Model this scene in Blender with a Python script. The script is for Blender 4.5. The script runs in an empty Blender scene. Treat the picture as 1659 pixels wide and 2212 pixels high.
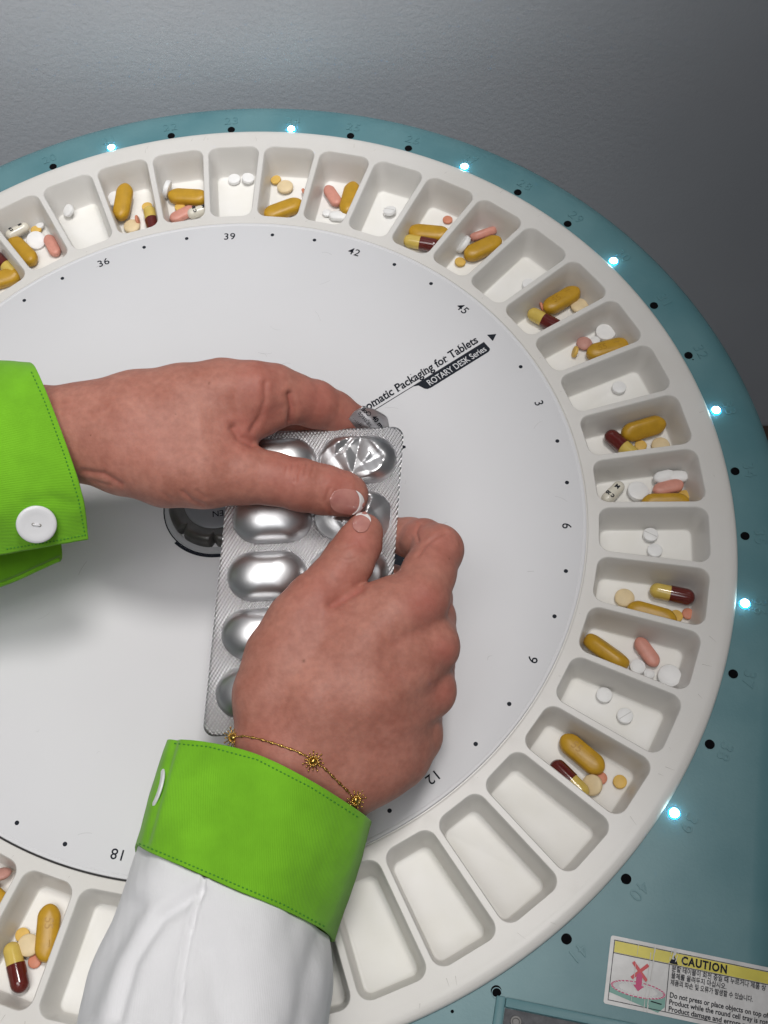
import bpy, bmesh, math, random
import numpy as np
from mathutils import Vector, Matrix
from mathutils.bvhtree import BVHTree
random.seed(7); np.random.seed(7)
SC = bpy.context.scene
COL = SC.collection
R_ = math.radians

# ------------------------------------------------------------------ camera
# one unit = radius of the circle of printed numbers (about 16 cm)
CR = np.array([[0.99909337, -0.02389834, -0.03523207],
               [-0.03757602, -0.88403295, -0.46591177],
               [-0.02001179, 0.46681325, -0.88412947]])
CC = np.array([0.54401612, -1.62772943, 3.01560571])
FP = 2600.03
cam = bpy.data.cameras.new('camera')
camo = bpy.data.objects.new('camera', cam)
COL.objects.link(camo)
M = Matrix(((CR[0][0], -CR[1][0], -CR[2][0], CC[0]),
            (CR[0][1], -CR[1][1], -CR[2][1], CC[1]),
            (CR[0][2], -CR[1][2], -CR[2][2], CC[2]),
            (0, 0, 0, 1)))
camo.matrix_world = M
cam.sensor_fit = 'HORIZONTAL'; cam.sensor_width = 36
cam.lens = 36 * FP / 1659.0
cam.clip_start = 0.05; cam.clip_end = 100
SC.camera = camo

# ------------------------------------------------------------------ light
w = bpy.data.worlds.new('World'); SC.world = w; w.use_nodes = True
w.node_tree.nodes['Background'].inputs[0].default_value = (0.92, 0.95, 1.0, 1)
w.node_tree.nodes['Background'].inputs[1].default_value = 0.085

def lamp(name, kind, loc, target, energy, color, **kw):
    d = bpy.data.lights.new(name, kind); d.energy = energy; d.color = color
    for k, v in kw.items(): setattr(d, k, v)
    o = bpy.data.objects.new(name, d); COL.objects.link(o)
    o.location = loc
    o.rotation_euler = (Vector(target) - Vector(loc)).to_track_quat('-Z', 'Y').to_euler()
    return o
# ceiling key lamp and added fill spots; cones cut to dim the right side
def cut_spot(name, loc, edge_x, tx, ty, energy, color, blend, size):
    L0 = Vector(loc); T = Vector((tx, ty, 0)); E = Vector((edge_x, ty, 0))
    half = (T - L0).angle(E - L0)
    return lamp(name, 'SPOT', loc, T, energy, color, spot_size=2 * half, spot_blend=blend, shadow_soft_size=size)
cut_spot('key_fill_spot', (1.6, 0.5, 9.0), 1.49, -2.2, 0.1, 1560, (1.0, 0.97, 0.94), .05, 0.9)
cut_spot('key_fill_spot', (-2.6, -2.8, 9.0), 1.48, -3.0, 0.3, 600, (1.0, 0.98, 0.96), .05, 1.8)  # added fill, as are the next two spots
cut_spot('key_fill_spot', (-0.6, -2.2, 9.0), 1.48, -2.6, 0.2, 560, (1.0, 0.98, 0.96), .05, 1.8)
cut_spot('key_fill_spot', (0.2, -4.5, 8.0), 1.47, -2.6, 0.2, 520, (0.97, 0.98, 1.0), .05, 1.8)
lamp('wall_fill', 'SPOT', (0.7, 0.2, 6.0), (0.15, 1.74, 1.25), 330, (0.93, 0.95, 1.0),  # added fill spot to brighten the wall
     spot_size=R_(28), spot_blend=1.0, shadow_soft_size=0.5)
SC.view_settings.view_transform = 'Standard'
SC.view_settings.look = 'None'
SC.view_settings.exposure = 0.02
SC.view_settings.gamma = 1.0
SC.view_settings.use_curve_mapping = False

# ------------------------------------------------------------------ helpers
def at(px, py, dep):
    """point seen at (px,py) of a 1659x2212 frame, dep units in front of the camera"""
    v = np.array([(px - 829.5) / FP * dep, (py - 1106.0) / FP * dep, dep])
    return Vector(CC + CR.T @ v)
def ground(px, py, z):
    d = CR.T @ np.array([(px - 829.5) / FP, (py - 1106.0) / FP, 1.0])
    t = (z - CC[2]) / d[2]
    return Vector(CC + t * d)
def pix(P):
    P = np.asarray(P); Y = (P - CC) @ CR.T
    return np.stack([829.5 + FP * Y[:, 0] / Y[:, 2], 1106 + FP * Y[:, 1] / Y[:, 2]], 1), Y[:, 2]
def tag(o, label=None, cat=None, group=None, kind=None):
    if label: o['label'] = label
    if cat: o['category'] = cat
    if group: o['group'] = group
    if kind: o['kind'] = kind
    return o
def empty(name, loc=(0, 0, 0), rz=0):
    o = bpy.data.objects.new(name, None); COL.objects.link(o)
    o.location = loc; o.rotation_euler = (0, 0, rz); o.empty_display_size = .05
    return o
def mesh_obj(name, verts, faces, mat=None, parent=None, smooth=True, sharp=None):
    me = bpy.data.meshes.new(name)
    me.from_pydata([tuple(v) for v in verts], [], [tuple(f) for f in faces]); me.update()
    return link_mesh(name, me, mat, parent, smooth, sharp)
def link_mesh(name, me, mat=None, parent=None, smooth=True, sharp=None):
    if mat is not None:
        if not isinstance(mat, (list, tuple)): mat = [mat]
        for m in mat: me.materials.append(m)
    if smooth: me.shade_smooth()
    if sharp: me.set_sharp_from_angle(angle=R_(sharp))
    o = bpy.data.objects.new(name, me); COL.objects.link(o)
    if parent is not None: o.parent = parent
    return o
def bm_obj(name, bm, mat=None, parent=None, smooth=True, sharp=None):
    bmesh.ops.recalc_face_normals(bm, faces=bm.faces[:])
    me = bpy.data.meshes.new(name); bm.to_mesh(me); bm.free()
    return link_mesh(name, me, mat, parent, smooth, sharp)
def ring_loft(loops, closed=True, cap_start=False, cap_end=False):
    """loops: list of equal-length point lists"""
    n = len(loops[0]); V = []; F = []
    for L in loops: V += [tuple(p) for p in L]
    for i in range(len(loops) - 1):
        for j in range(n if closed else n - 1):
            k = (j + 1) % n
            F.append((i * n + j, i * n + k, (i + 1) * n + k, (i + 1) * n + j))
    if cap_start: F.append(tuple(range(n - 1, -1, -1)))
    if cap_end: F.append(tuple((len(loops) - 1) * n + j for j in range(n)))
    return V, F
def lathe(profile, n=48):
    return [[(r * math.cos(2 * math.pi * j / n), r * math.sin(2 * math.pi * j / n), z) for j in range(n)] for r, z in profile]
def rbox(bm, mn, mx, bev=0.0, seg=2):
    r = bmesh.ops.create_cube(bm, size=1)
    vs = r['verts']
    for v in vs:
        v.co = Vector([mn[i] + (v.co[i] + .5) * (mx[i] - mn[i]) for i in range(3)])
    if bev > 0:
        es = set(e for v in vs for e in v.link_edges)
        bmesh.ops.bevel(bm, geom=list(es), offset=bev, segments=seg, affect='EDGES', profile=.5)

def text_mesh(body, size, extrude=0.0, offset=0.0, shear=0.0, align='CENTER', bevel=0.0, spacing=1.0, valign='CENTER'):
    c = bpy.data.curves.new('lettering', 'FONT'); c.body = body; c.size = size
    c.align_x = align; c.align_y = valign
    c.extrude = extrude; c.offset = offset; c.shear = shear; c.bevel_depth = bevel; c.space_character = spacing
    c.resolution_u = 4
    o = bpy.data.objects.new('lettering', c); COL.objects.link(o)
    bpy.context.view_layer.update()
    me = bpy.data.meshes.new_from_object(o.evaluated_get(bpy.context.evaluated_depsgraph_get()))
    bpy.data.objects.remove(o); bpy.data.curves.remove(c)
    return me

# ------------------------------------------------------------------ materials
def mat(name, color, rough=.5, metal=0, spec=.5, **kw):
    m = bpy.data.materials.new(name); m.use_nodes = True
    b = m.node_tree.nodes['Principled BSDF']
    b.inputs['Base Color'].default_value = (*color, 1)
    b.inputs['Roughness'].default_value = rough
    b.inputs['Metallic'].default_value = metal
    b.inputs['Specular IOR Level'].default_value = spec
    for k, v in kw.items():
        b.inputs[k.replace('_', ' ')].default_value = v
    return m
def N(m, t, **kw):
    n = m.node_tree.nodes.new(t)
    for k, v in kw.items():
        if k in n.inputs.keys(): n.inputs[k].default_value = v
        else: setattr(n, k, v)
    return n
def L(m, a, b): m.node_tree.links.new(a, b)
def bsdf(m): return m.node_tree.nodes['Principled BSDF']
def mottle(m, c1, c2, scale, detail=4, lo=.35, hi=.65, rough=.5):
    """two-tone noise colour"""
    tc = N(m, 'ShaderNodeTexCoord'); nz = N(m, 'ShaderNodeTexNoise', Scale=scale, Detail=detail, Roughness=rough)
    L(m, tc.outputs['Object'], nz.inputs['Vector'])
    rp = N(m, 'ShaderNodeValToRGB'); L(m, nz.outputs['Fac'], rp.inputs[0])
    rp.color_ramp.elements[0].position = lo; rp.color_ramp.elements[1].position = hi
    rp.color_ramp.elements[0].color = (*c1, 1); rp.color_ramp.elements[1].color = (*c2, 1)
    L(m, rp.outputs[0], bsdf(m).inputs['Base Color'])
    return tc, nz, rp
def bump(m, scale, strength, dist=.002, detail=3, tc=None, kind='noise', prev=None):
    if tc is None: tc = N(m, 'ShaderNodeTexCoord')
    nz = N(m, 'ShaderNodeTexNoise', Scale=scale, Detail=detail)
    L(m, tc.outputs['Object'], nz.inputs['Vector'])
    b = N(m, 'ShaderNodeBump', Strength=strength, Distance=dist)
    L(m, nz.outputs['Fac'], b.inputs['Height'])
    if prev is not None: L(m, prev.outputs[0], b.inputs['Normal'])
    L(m, b.outputs[0], bsdf(m).inputs['Normal'])
    return b

M_wall = mat('wall_paint', (.52, .525, .54), .5, spec=.3)
mottle(M_wall, (.64, .66, .70), (.68, .70, .74), 1.2, 6)
b1 = bump(M_wall, 46, .20, .005, 2)
bump(M_wall, 120, .16, .003, 3, prev=b1)
M_floor = mat('floor_vinyl', (.06, .05, .045), .6); mottle(M_floor, (.045, .04, .035), (.08, .065, .055), 3)
M_brown = mat('brown_board', (.13, .085, .06), .6); mottle(M_brown, (.11, .07, .05), (.16, .10, .07), 6)

M_tray = mat('tray_plastic', (.66, .645, .615), .34, spec=.45, Subsurface_Weight=.0)
tc, nz, rp = mottle(M_tray, (.635, .615, .58), (.68, .665, .64), 3.0, 8, .3, .7)
bump(M_tray, 260, .12, .0012, 2, tc=tc)
M_plate = mat('plate_plastic', (.66, .66, .675), .42, spec=.28)
tc, nz, rp = mottle(M_plate, (.645, .645, .66), (.672, .672, .688), 1.6, 8, .3, .7)
bump(M_plate, 200, .06, .001, 2, tc=tc)
M_teal = mat('teal_plastic', (.13, .28, .30), .42, spec=.45)
tc, nz, rp = mottle(M_teal, (.080, .200, .228), (.125, .255, .280), 5, 9, .3, .7)
bump(M_teal, 140, .16, .0016, 3, tc=tc)
M_black = mat('dark_hole', (.004, .004, .005), .8, spec=.05)
M_ink = mat('printed_ink', (.014, .017, .025), .6, spec=.15)
M_inkgrey = mat('grey_ink', (.30, .32, .35), .5)
M_whiteink = mat('white_ink', (.62, .63, .65), .5)
M_gapshade = mat('gap_shade', (.012, .011, .011), .7)
M_scratch = mat('scuff', (.48, .48, .485), .5)
def emis(name, c, s):
    m = mat(name, c); b = bsdf(m)
    b.inputs['Emission Color'].default_value = (*c, 1); b.inputs['Emission Strength'].default_value = s
    return m
M_ledcore = emis('lamp_core', (.65, 1.0, 1.0), 26.0)
M_ledrim = emis('lamp_lens', (.02, .42, .85), 4.0)

# ------------------------------------------------------------------ the room
def quad(name, pts, m, kind=None, parent=None):
    o = mesh_obj(name, pts, [(0, 1, 2, 3)], m, parent, False)
    if kind: o['kind'] = kind
    return o
WY = 1.735
quad('wall', [(-9, WY, -4.7), (9, WY, -4.7), (9, WY, 9), (-9, WY, 9)], M_wall, 'structure')
quad('floor', [(-9, -9, -4.7), (9, -9, -4.7), (9, WY, -4.7), (-9, WY, -4.7)], M_floor, 'structure')
bm = bmesh.new(); rbox(bm, (2.35, WY - .30, -4.69), (2.62, WY - .004, -2.52), .01)
o = bm_obj('wooden_board', bm, M_brown, None, True, 35)
tag(o, 'brown wooden board standing low against the dark wall at the right edge', 'board')

# ------------------------------------------------------------------ machine housing
mach = empty('pill_packaging_machine', (0, 0, 0))
tag(mach, 'teal housing of the packing machine under the white round tray', 'machine')
ZT = -0.022
A0 = R_(-12.5)
BASE_ = None
def house_outline(rad, n=180):
    """half circle at the back, straight sides and a front with round corners, turned by A0"""
    pts = []
    for i in range(n + 1):
        a = math.pi * i / n
        pts.append((rad * math.cos(a), rad * math.sin(a)))
    fy = -1.75 - (rad - 1.6)
    cr = .18
    pts += [(-rad, -.6), (-rad, fy + cr)]
    for i in range(1, 9):
        a = math.pi + math.pi / 2 * i / 8
        pts.append((-rad + cr + cr * math.cos(a), fy + cr + cr * math.sin(a)))
    for i in range(0, 9):
        a = 1.5 * math.pi + math.pi / 2 * i / 8
        pts.append((rad - cr + cr * math.cos(a), fy + cr + cr * math.sin(a)))
    pts += [(rad, -.6)]
    D_ = []
    for i in range(len(pts)):
        p, q = pts[i], pts[(i + 1) % len(pts)]
        m_ = max(1, int(math.hypot(BASE_[(i + 1) % len(pts)][0] - BASE_[i][0], BASE_[(i + 1) % len(pts)][1] - BASE_[i][1]) / .05)) if BASE_ else 1
        for j in range(m_): D_.append((p[0] + (q[0] - p[0]) * j / m_, p[1] + (q[1] - p[1]) * j / m_))
    pts = D_
    c, s = math.cos(A0), math.sin(A0)
    return [(c * x - s * y, s * x + c * y) for x, y in pts]
prof = [(1.545, ZT), (1.575, ZT - .004), (1.60, ZT - .014), (1.618, ZT - .032), (1.628, ZT - .058), (1.632, ZT - .09),
        (1.632, ZT - .30), (1.615, ZT - .33), (1.45, ZT - .36), (1.45, -1.6)]
BASE_ = house_outline(1.6)
loops = []
for r, z in prof:
    loops.append([(x, y, z) for x, y in house_outline(r)])
# top sheet between the outline and a round opening under the tray
nO = len(loops[0])
inner = []
for (x, y, z) in loops[0]:
    a = math.atan2(y, x)
    inner.append((1.43 * math.cos(a), 1.43 * math.sin(a), ZT))
# recess of the grey panel, in the machine's own directions
PX = Vector((math.cos(A0), math.sin(A0), 0)); PY = Vector((-math.sin(A0), math.cos(A0), 0))
def mp(u, v, z): return PX * u + PY * v + Vector((0, 0, z))
# panel corner (0.716,-1.323) in machine coordinates
pc = Vector((0.716, -1.332, 0)); pu, pv = pc.dot(PX), pc.dot(PY)
V, F = ring_loft([inner] + loops)
# faces crossing the recess are kept; the recess is a framed pocket standing 6 mm proud (raised lip) around a sunk grey plate
o = mesh_obj('housing', V, F, M_teal, mach, True, 50)
bm = bmesh.new()
for v in bm.verts: pass
lipw, lh = .016, .010
def frame_box(bm, u0, v0, u1, v1, z0, z1, bev=.003):
    r = bmesh.ops.create_cube(bm, size=1)
    for v in r['verts']:
        v.co = mp(u0 + (v.co.x + .5) * (u1 - u0), v0 + (v.co.y + .5) * (v1 - v0), z0 + (v.co.z + .5) * (z1 - z0))
    es = set(e for v in r['verts'] for e in v.link_edges)
    bmesh.ops.bevel(bm, geom=list(es), offset=bev, segments=2, affect='EDGES', profile=.5)
frame_box(bm, pu - .010, pv - .5, pu + .012, pv + .012, ZT - .02, ZT + .009)
frame_box(bm, pu + .0125, pv - .010, pu + .9, pv + .012, ZT - .02, ZT + .0088)
bm_obj('panel_frame', bm, M_teal, mach, True, 40)
M_panel = mat('grey_panel', (.085, .088, .098), .6); tcp, _, _ = mottle(M_panel, (.07, .072, .08), (.11, .112, .122), 60, 4); bump(M_panel, 300, .5, .002, 2, tc=tcp)
bm = bmesh.new(); frame_box(bm, pu + .0135, pv - .45, pu + .88, pv - .0115, ZT - .012, ZT + .003, .001)
bm_obj('front_panel', bm, M_panel, mach, True, 40)
M_screw = mat('screw_metal', (.20, .195, .19), .6, .3)
V, F = ring_loft(lathe([(.0001, .004), (.007, .004), (.009, .007), (.0125, .007), (.0135, .003), (.0135, 0)], 24))
o = mesh_obj('screw_eyelet', V, F, M_screw, mach, True, 40)
pp = ground(1114, 2208, ZT); o.location = (pp.x, pp.y, ZT + .0035)
# round mark and pin hole in the housing
V, F = ring_loft(lathe([(.0105, 0), (.0105, .0025), (.0125, .0025), (.0125, 0)], 28))
o = mesh_obj('round_mark', V, F, M_teal, mach, True, 40); pp = ground(1073, 2145, ZT); o.location = (pp.x, pp.y, ZT + .0005)
def disc(name, r, h, m, parent, loc, n=24):
    V, F = ring_loft(lathe([(.0001, h), (r * .8, h), (r, h * .6), (r, 0)], n))
    o = mesh_obj(name, V, F, m, parent, True, 40); o.location = loc; return o
for px, py, r in ((977, 2185, .004), (1497, 777, .0022)):
    pp = ground(px, py, ZT); disc('pin_hole', r, .0007, M_black, mach, (pp.x, pp.y, ZT + .0004), 12)

# indicator openings, lamps and raised numbers
hole_me = None; lens_me = core_me = None
V, F = ring_loft(lathe([(.0001, .0006), (.0085, .0006), (.0105, .0010), (.0118, .0022), (.0128, .0)], 28))
hole_me = bpy.data.meshes.new('indicator_hole'); hole_me.from_pydata(V, [], F); hole_me.materials.append(M_black); hole_me.shade_smooth()
V, F = ring_loft(lathe([(.0001, .008), (.007, .0072), (.012, .0045), (.0150, .0012), (.0155, 0)], 28))
lens_me = bpy.data.meshes.new('indicator_lamp'); lens_me.from_pydata(V, [], F); lens_me.materials.append(M_ledrim); lens_me.shade_smooth()
V, F = ring_loft(lathe([(.0001, .0105), (.006, .0098), (.0095, .0080), (.0120, .0050)], 24))
core_me = bpy.data.meshes.new('glowing_core'); core_me.from_pydata(V, [], F); core_me.materials.append(M_ledcore); core_me.shade_smooth()
for n in range(18, 46):
    a = R_(7.41 + (n - 24) * 8.008)
    p = (1.488 * math.sin(a), 1.488 * math.cos(a), ZT + .0006)
    if n % 3 == 0 and 20 < n < 40:
        o = bpy.data.objects.new('indicator_lamp', lens_me); COL.objects.link(o); o.parent = mach; o.location = p
        o['label'] = 'lit bluish white indicator lamp by raised number %d' % n
        c = bpy.data.objects.new('glowing_core', core_me); COL.objects.link(c); c.parent = o
    else:
        o = bpy.data.objects.new('indicator_hole', hole_me); COL.objects.link(o); o.parent = mach; o.location = p
    if n % 3 == 0 and 20 < n < 40:
        pl = lamp('indicator_glow', 'POINT', (p[0], p[1], ZT + .030), (0, 0, 0), .010, (.35, .85, 1.0), shadow_soft_size=.008); pl.parent = o; pl.matrix_parent_inverse = Matrix.Translation((-p[0], -p[1], -p[2]))
    me = text_mesh(str(n), .046, extrude=.0010, offset=-.0008, bevel=.0007, spacing=1.15)
    t = link_mesh('raised_number', me, M_teal, mach, True, 30)
    rr = 1.528
    t.location = (rr * math.sin(a), rr * math.cos(a), ZT + .0004); t.rotation_euler = (0, 0, -a)

# ------------------------------------------------------------------ caution sticker (a part of the machine)
M_paper = mat('sticker_paper', (.58, .575, .57), .38); mottle(M_paper, (.50, .495, .49), (.62, .615, .61), 22, 8)
M_yel = mat('sticker_yellow', (.62, .52, .02), .4); mottle(M_yel, (.55, .47, .015), (.66, .56, .03), 18, 6)
M_red = mat('sticker_red', (.55, .03, .04), .45); M_mag = mat('sticker_magenta', (.50, .01, .13), .45)
M_tealink = mat('sticker_teal', (.14, .33, .28), .45)
stc = ground(1320, 2020, ZT); sbl = ground(1307, 2168, ZT); srt = ground(1659, 2090, ZT)
sx = (Vector((srt.x, srt.y, 0)) - Vector((stc.x, stc.y, 0))).normalized()
sy = Vector((-sx.y, sx.x, 0))
sh = abs((Vector((sbl.x, sbl.y, 0)) - Vector((stc.x, stc.y, 0))).dot(sy))   # height
SW = .50
def sp(u, v, z=0): return Vector((stc.x, stc.y, ZT)) + sx * u - sy * v + Vector((0, 0, z))
def srect(u0, v0, u1, v1, z): return [sp(u0, v0, z), sp(u0, v1, z), sp(u1, v1, z), sp(u1, v0, z)]
def poly_obj(name, polys, m, parent, z=None):
    V = []; F = []
    for P in polys:
        F.append(tuple(range(len(V), len(V) + len(P)))); V += [tuple(p) for p in P]
    return mesh_obj(name, V, F, m, parent, False)
def rrect(u0, v0, u1, v1, r, z, n=6):
    P = []
    for cx, cy, a0 in ((u0 + r, v0 + r, 180), (u1 - r, v0 + r, 270), (u1 - r, v1 - r, 0), (u0 + r, v1 - r, 90)):
        for i in range(n + 1):
            a = R_(a0 + 90 * i / n); P.append(sp(cx + r * math.cos(a), cy + r * math.sin(a), z))
    return P[::-1]
H = sh
stk = poly_obj('caution_sticker', [rrect(0, 0, SW, H, .006, .0010)], M_paper, mach)
m_ = .009
poly_obj('yellow_band', [srect(m_ + .002, m_ + .002, SW - m_, m_ + .028, .0018)], M_yel, stk)
lw = .0014
xm = .1412
frames = [srect(m_, m_, SW - m_, m_ + lw, .0024), srect(m_, H - m_ - lw, SW - m_, H - m_, .0024),
          srect(m_, m_ + lw, m_ + lw, H - m_ - lw, .0024), srect(m_ + lw, m_ + .029, SW - m_, m_ + .029 + lw, .0024),
          srect(xm, m_ + .029 + lw, xm + lw, H - m_ - lw, .0024)]
poly_obj('frame_lines', frames, M_ink, stk)
def on_sticker(me, u, v, z, name, m, sxk=1.0):
    o = link_mesh(name, me, m, stk, False)
    mw = Matrix.Identity(4)
    for i, ax in enumerate((sx * sxk, sy, Vector((0, 0, 1)))):
        for k in range(3): mw[k][i] = ax[k]
    p = sp(u, v, z)
    for k in range(3): mw[k][3] = p[k]
    o.data.transform(mw)
    return o
def fit_text(t, size, width, **kw):
    me_ = text_mesh(t, size, align='LEFT', **kw); xs_ = [v.co.x for v in me_.vertices]; k1_ = width / (max(xs_) - min(xs_))
    for v in me_.vertices: v.co.x *= k1_
    me_.update(); return me_
on_sticker(fit_text('CAUTION', .0255, .106, offset=.0010, spacing=1.16), .1687, .0250, .0028, 'lettering', M_ink)
poly_obj('warning_triangle', [[sp(xm - .001, .0365, .0026), sp(xm + .0205, .0365, .0026), sp(xm + .0095, .0150, .0026)]], M_ink, stk)
ko = ['분할 테이블이 회전 중일 때 누르거나 제품 상', '물체를 올려두지 마십시오.', '제품의 파손 및 오류가 발생할 수 있습니다.']
en = ['Do not press or place objects on top of', 'Product while the round cell tray is rotating', 'Product damage and errors may occur']
yb = m_ + .029
rowh = (H - m_ - yb) / 7.15
kw_ = (.218, .128, .190); ew_ = (.226, .252, .232)
for i, t_ in enumerate(ko):
    on_sticker(fit_text(t_, .0150, kw_[i], offset=.0002), .1478, .0475 + .0156 * i, .0024, 'lettering', M_ink)
for i, t_ in enumerate(en):
    on_sticker(fit_text(t_, .0165, ew_[i], offset=.0003), .1486, .1065 + .0153 * i, .0024, 'lettering', M_ink)
# pictogram: red cross, arrow, little round tray on its teal base
cu, cv = .0757, .0685
pol = []
for s in (1, -1):
    dx, dy = Vector((.70, .72 * s)).normalized() * .0255
    nx, ny = -dy * .15, dx * .15
    z = .0026 + (.0002 if s > 0 else 0)
    pol.append([sp(cu - dx - nx, cv - dy - ny, z), sp(cu - dx + nx, cv - dy + ny, z), sp(cu + dx + nx, cv + dy + ny, z), sp(cu + dx - nx, cv + dy - ny, z)])
poly_obj('red_cross', pol, M_red, stk)
av = cv + .0085
poly_obj('arrow', [[sp(cu - .007, av, .0031), sp(cu - .007, av + .023, .0031), sp(cu - .0135, av + .023, .0031), sp(cu, av + .036, .0031),
                    sp(cu + .0135, av + .023, .0031), sp(cu + .007, av + .023, .0031), sp(cu + .007, av, .0031), sp(cu, av - .007, .0031)]], M_mag, stk)
tv = .1095
def ell(cu, cv, a, b, z, n=48, t0=0, t1=360):
    return [sp(cu + a * math.cos(R_(t0 + (t1 - t0) * i / n)), cv + b * math.sin(R_(t0 + (t1 - t0) * i / n)), z) for i in range(n + 1)]
def band_poly(A, B): return [[A[i], A[i + 1], B[i + 1], B[i]] for i in range(len(A) - 1)]
poly_obj('tray_base_picture', [[sp(m_ + lw, tv, .0016), sp(m_ + lw, tv + .018, .0016), sp(.126, tv + .041, .0016), sp(xm - .001, tv + .026, .0016), sp(xm - .001, tv, .0016)]], M_tealink, stk)
poly_obj('tray_picture_face', [ell(cu, tv, .0640, .0175, .0019)[:-1]], M_paper, stk)
seg = []
for k in range(36):
    A = ell(cu, tv, .0640, .0175, .0022, 3, k * 10, k * 10 + 7.2); B = ell(cu, tv, .0585, .0150, .0022, 3, k * 10, k * 10 + 7.2)
    seg += band_poly(A, B)
poly_obj('tray_picture_rim', seg, M_mag, stk)
seg = []
for k in range(36):
    a = R_(k * 10); c, s = math.cos(a), math.sin(a)
    e = .00035
    seg.append([sp(cu + .0585 * c - e * s, tv + .0150 * s + e * c, .0023), sp(cu + .0585 * c + e * s, tv + .0150 * s - e * c, .0023),
                sp(cu + .045 * c + e * s, tv + .0108 * s - e * c, .0023), sp(cu + .045 * c - e * s, tv + .0108 * s + e * c, .0023)])
poly_obj('tray_picture_cells', seg, M_inkgrey, stk)
poly_obj('switch_picture', [[sp(.108, tv + .018, .0024), sp(.107, tv + .0205, .0024), sp(.132, tv + .0225, .0024), sp(.133, tv + .020, .0024)]], M_ink, stk)
# worn white streaks across the sticker
rs = random.Random(3)
seg = []
for u, wdt, t0_, t1_ in ((.0655, .0014, 0, .98), (.0960, .0019, .03, 1), (.1035, .0030, .02, 1), (.1440, .0018, .0, .25), (.1500, .0070, .02, .17), (.1585, .0026, .05, .20), (.1720, .0008, .1, .6)):
    n = 9
    for i in range(n):
        if rs.random() < .12: continue
        v0 = H * (t0_ + (t1_ - t0_) * i / n); v1 = H * (t0_ + (t1_ - t0_) * (i + 1) / n)
        uu = u - .004 * i / n + rs.uniform(-.0004, .0004); k = wdt * rs.uniform(.5, 1)
        seg.append([sp(uu, v0, .0034), sp(uu - .0004, v1, .0034), sp(uu - .0004 + k, v1, .0034), sp(uu + k, v0, .0034)])
poly_obj('wear_streaks', seg, mat('worn_paper', (.60, .59, .57), .6), stk)

# ------------------------------------------------------------------ round tray
tray = empty('pill_tray', (0, 0, 0))
tag(tray, 'off-white round pill tray with a ring of cells on the teal machine', 'tray')
NCELL = 45
RI, RO = 1.080, 1.387
DEP = -.116
def rounded_trap(v0, v1, gap, rad, seg=6, sub=5):
    """rounded trapezoid in cell coordinates (u tangential, v radial)"""
    t4 = math.tan(R_(4))
    def hw(v): return v * t4 - gap
    C = [(-hw(v0), v0), (hw(v0), v0), (hw(v1), v1), (-hw(v1), v1)]
    P = []
    for i in range(4):
        p = Vector(C[i]); a = (Vector(C[i - 1]) - p).normalized(); b = (Vector(C[(i + 1) % 4]) - p).normalized()
        ang = a.angle(b); d = rad / math.tan(ang / 2)
        s = p + a * d; e = p + b * d
        cen = p + (a + b).normalized() * (rad / math.sin(ang / 2))
        a0 = math.atan2(s.y - cen.y, s.x - cen.x); a1 = math.atan2(e.y - cen.y, e.x - cen.x)
        while a1 < a0: a1 += 2 * math.pi
        if a1 - a0 > math.pi: a1 -= 2 * math.pi
        arc = [cen + rad * Vector((math.cos(a0 + (a1 - a0) * k / seg), math.sin(a0 + (a1 - a0) * k / seg))) for k in range(seg + 1)]
        P.append(arc)
    out = []
    for i in range(4):
        out += P[i]
        q = P[(i + 1) % 4][0]; p = P[i][-1]
        for k in range(1, sub): out.append(p.lerp(q, k / sub))
    return [(q.x, q.y) for q in out]
def cell_loops():
    Ls = []
    spec = [(0.0, 0.0, .0075, .034, 0), (.0012, .0012, .0088, .033, -.0012), (.0028, .0028, .0105, .032, -.0040),
            (.0075, .0115, .0150, .029, -.045), (.0125, .0200, .0195, .026, -.088),
            (.0150, .0250, .0212, .022, -.1060), (.0175, .0285, .0225, .0205, -.1130), (.0215, .0330, .0250, .018, DEP)]
    for di, do, gap, rad, z in spec:
        Ls.append([(x, y, z) for x, y in rounded_trap(RI + di, RO - do, gap, rad)])
    return Ls
cl = cell_loops(); nl = len(cl[0])
BI, BO = 1.0555, 1.425
# sector border loop
bord = []
cen = Vector((0, 1.235))
for (x, y, z) in cl[0]:
    d = Vector((x, y)) - cen
    # push out to the border in (angle, radius)
    a = math.degrees(math.atan2(x, y)); r = math.hypot(x, y)
    da, dr = a / 4.0, (r - 1.235)
    dr = dr / ((BO - 1.235) if dr > 0 else (1.235 - BI))
    s = max(abs(da), abs(dr)); da /= s; dr /= s
    a2 = R_(da * 4.0); r2 = 1.235 + dr * ((BO - 1.235) if dr > 0 else (1.235 - BI))
    bord.append((r2 * math.sin(a2), r2 * math.cos(a2), 0))
for sa in (-1, 1):
    for rr in (BI, BO):
        c_ = (rr * math.sin(R_(4 * sa)), rr * math.cos(R_(4)), 0)
        i_ = min(range(nl), key=lambda i: math.hypot(bord[i][0] - c_[0], bord[i][1] - c_[1])); bord[i_] = c_
V = []; F = []
for k in range(NCELL):
    a = -R_(8 * k); c, s = math.cos(a), math.sin(a)
    v, f = ring_loft([bord] + cl, cap_end=True)
    off = len(V)
    V += [(c * x - s * y, s * x + c * y, z) for x, y, z in v]; F += [tuple(i + off for i in q) for q in f]
ringn = 360
ro = [(BO - .004, -.0004), (BO, 0), (1.440, 0), (1.4500, -.0008), (1.4570, -.0032), (1.4615, -.0075), (1.4630, -.013), (1.4630, -.0195), (1.44, -.0205)]
for prof_ in (ro, [(1.0440, -.0045), (1.0500, -.0045), (1.0500, -.003), (1.0520, -.0006), (BI, 0), (BI + .004, -.0004)]):
    v, f = ring_loft(lathe(prof_, ringn)); off = len(V); V += v; F += [tuple(i + off for i in q) for q in f]
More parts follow.
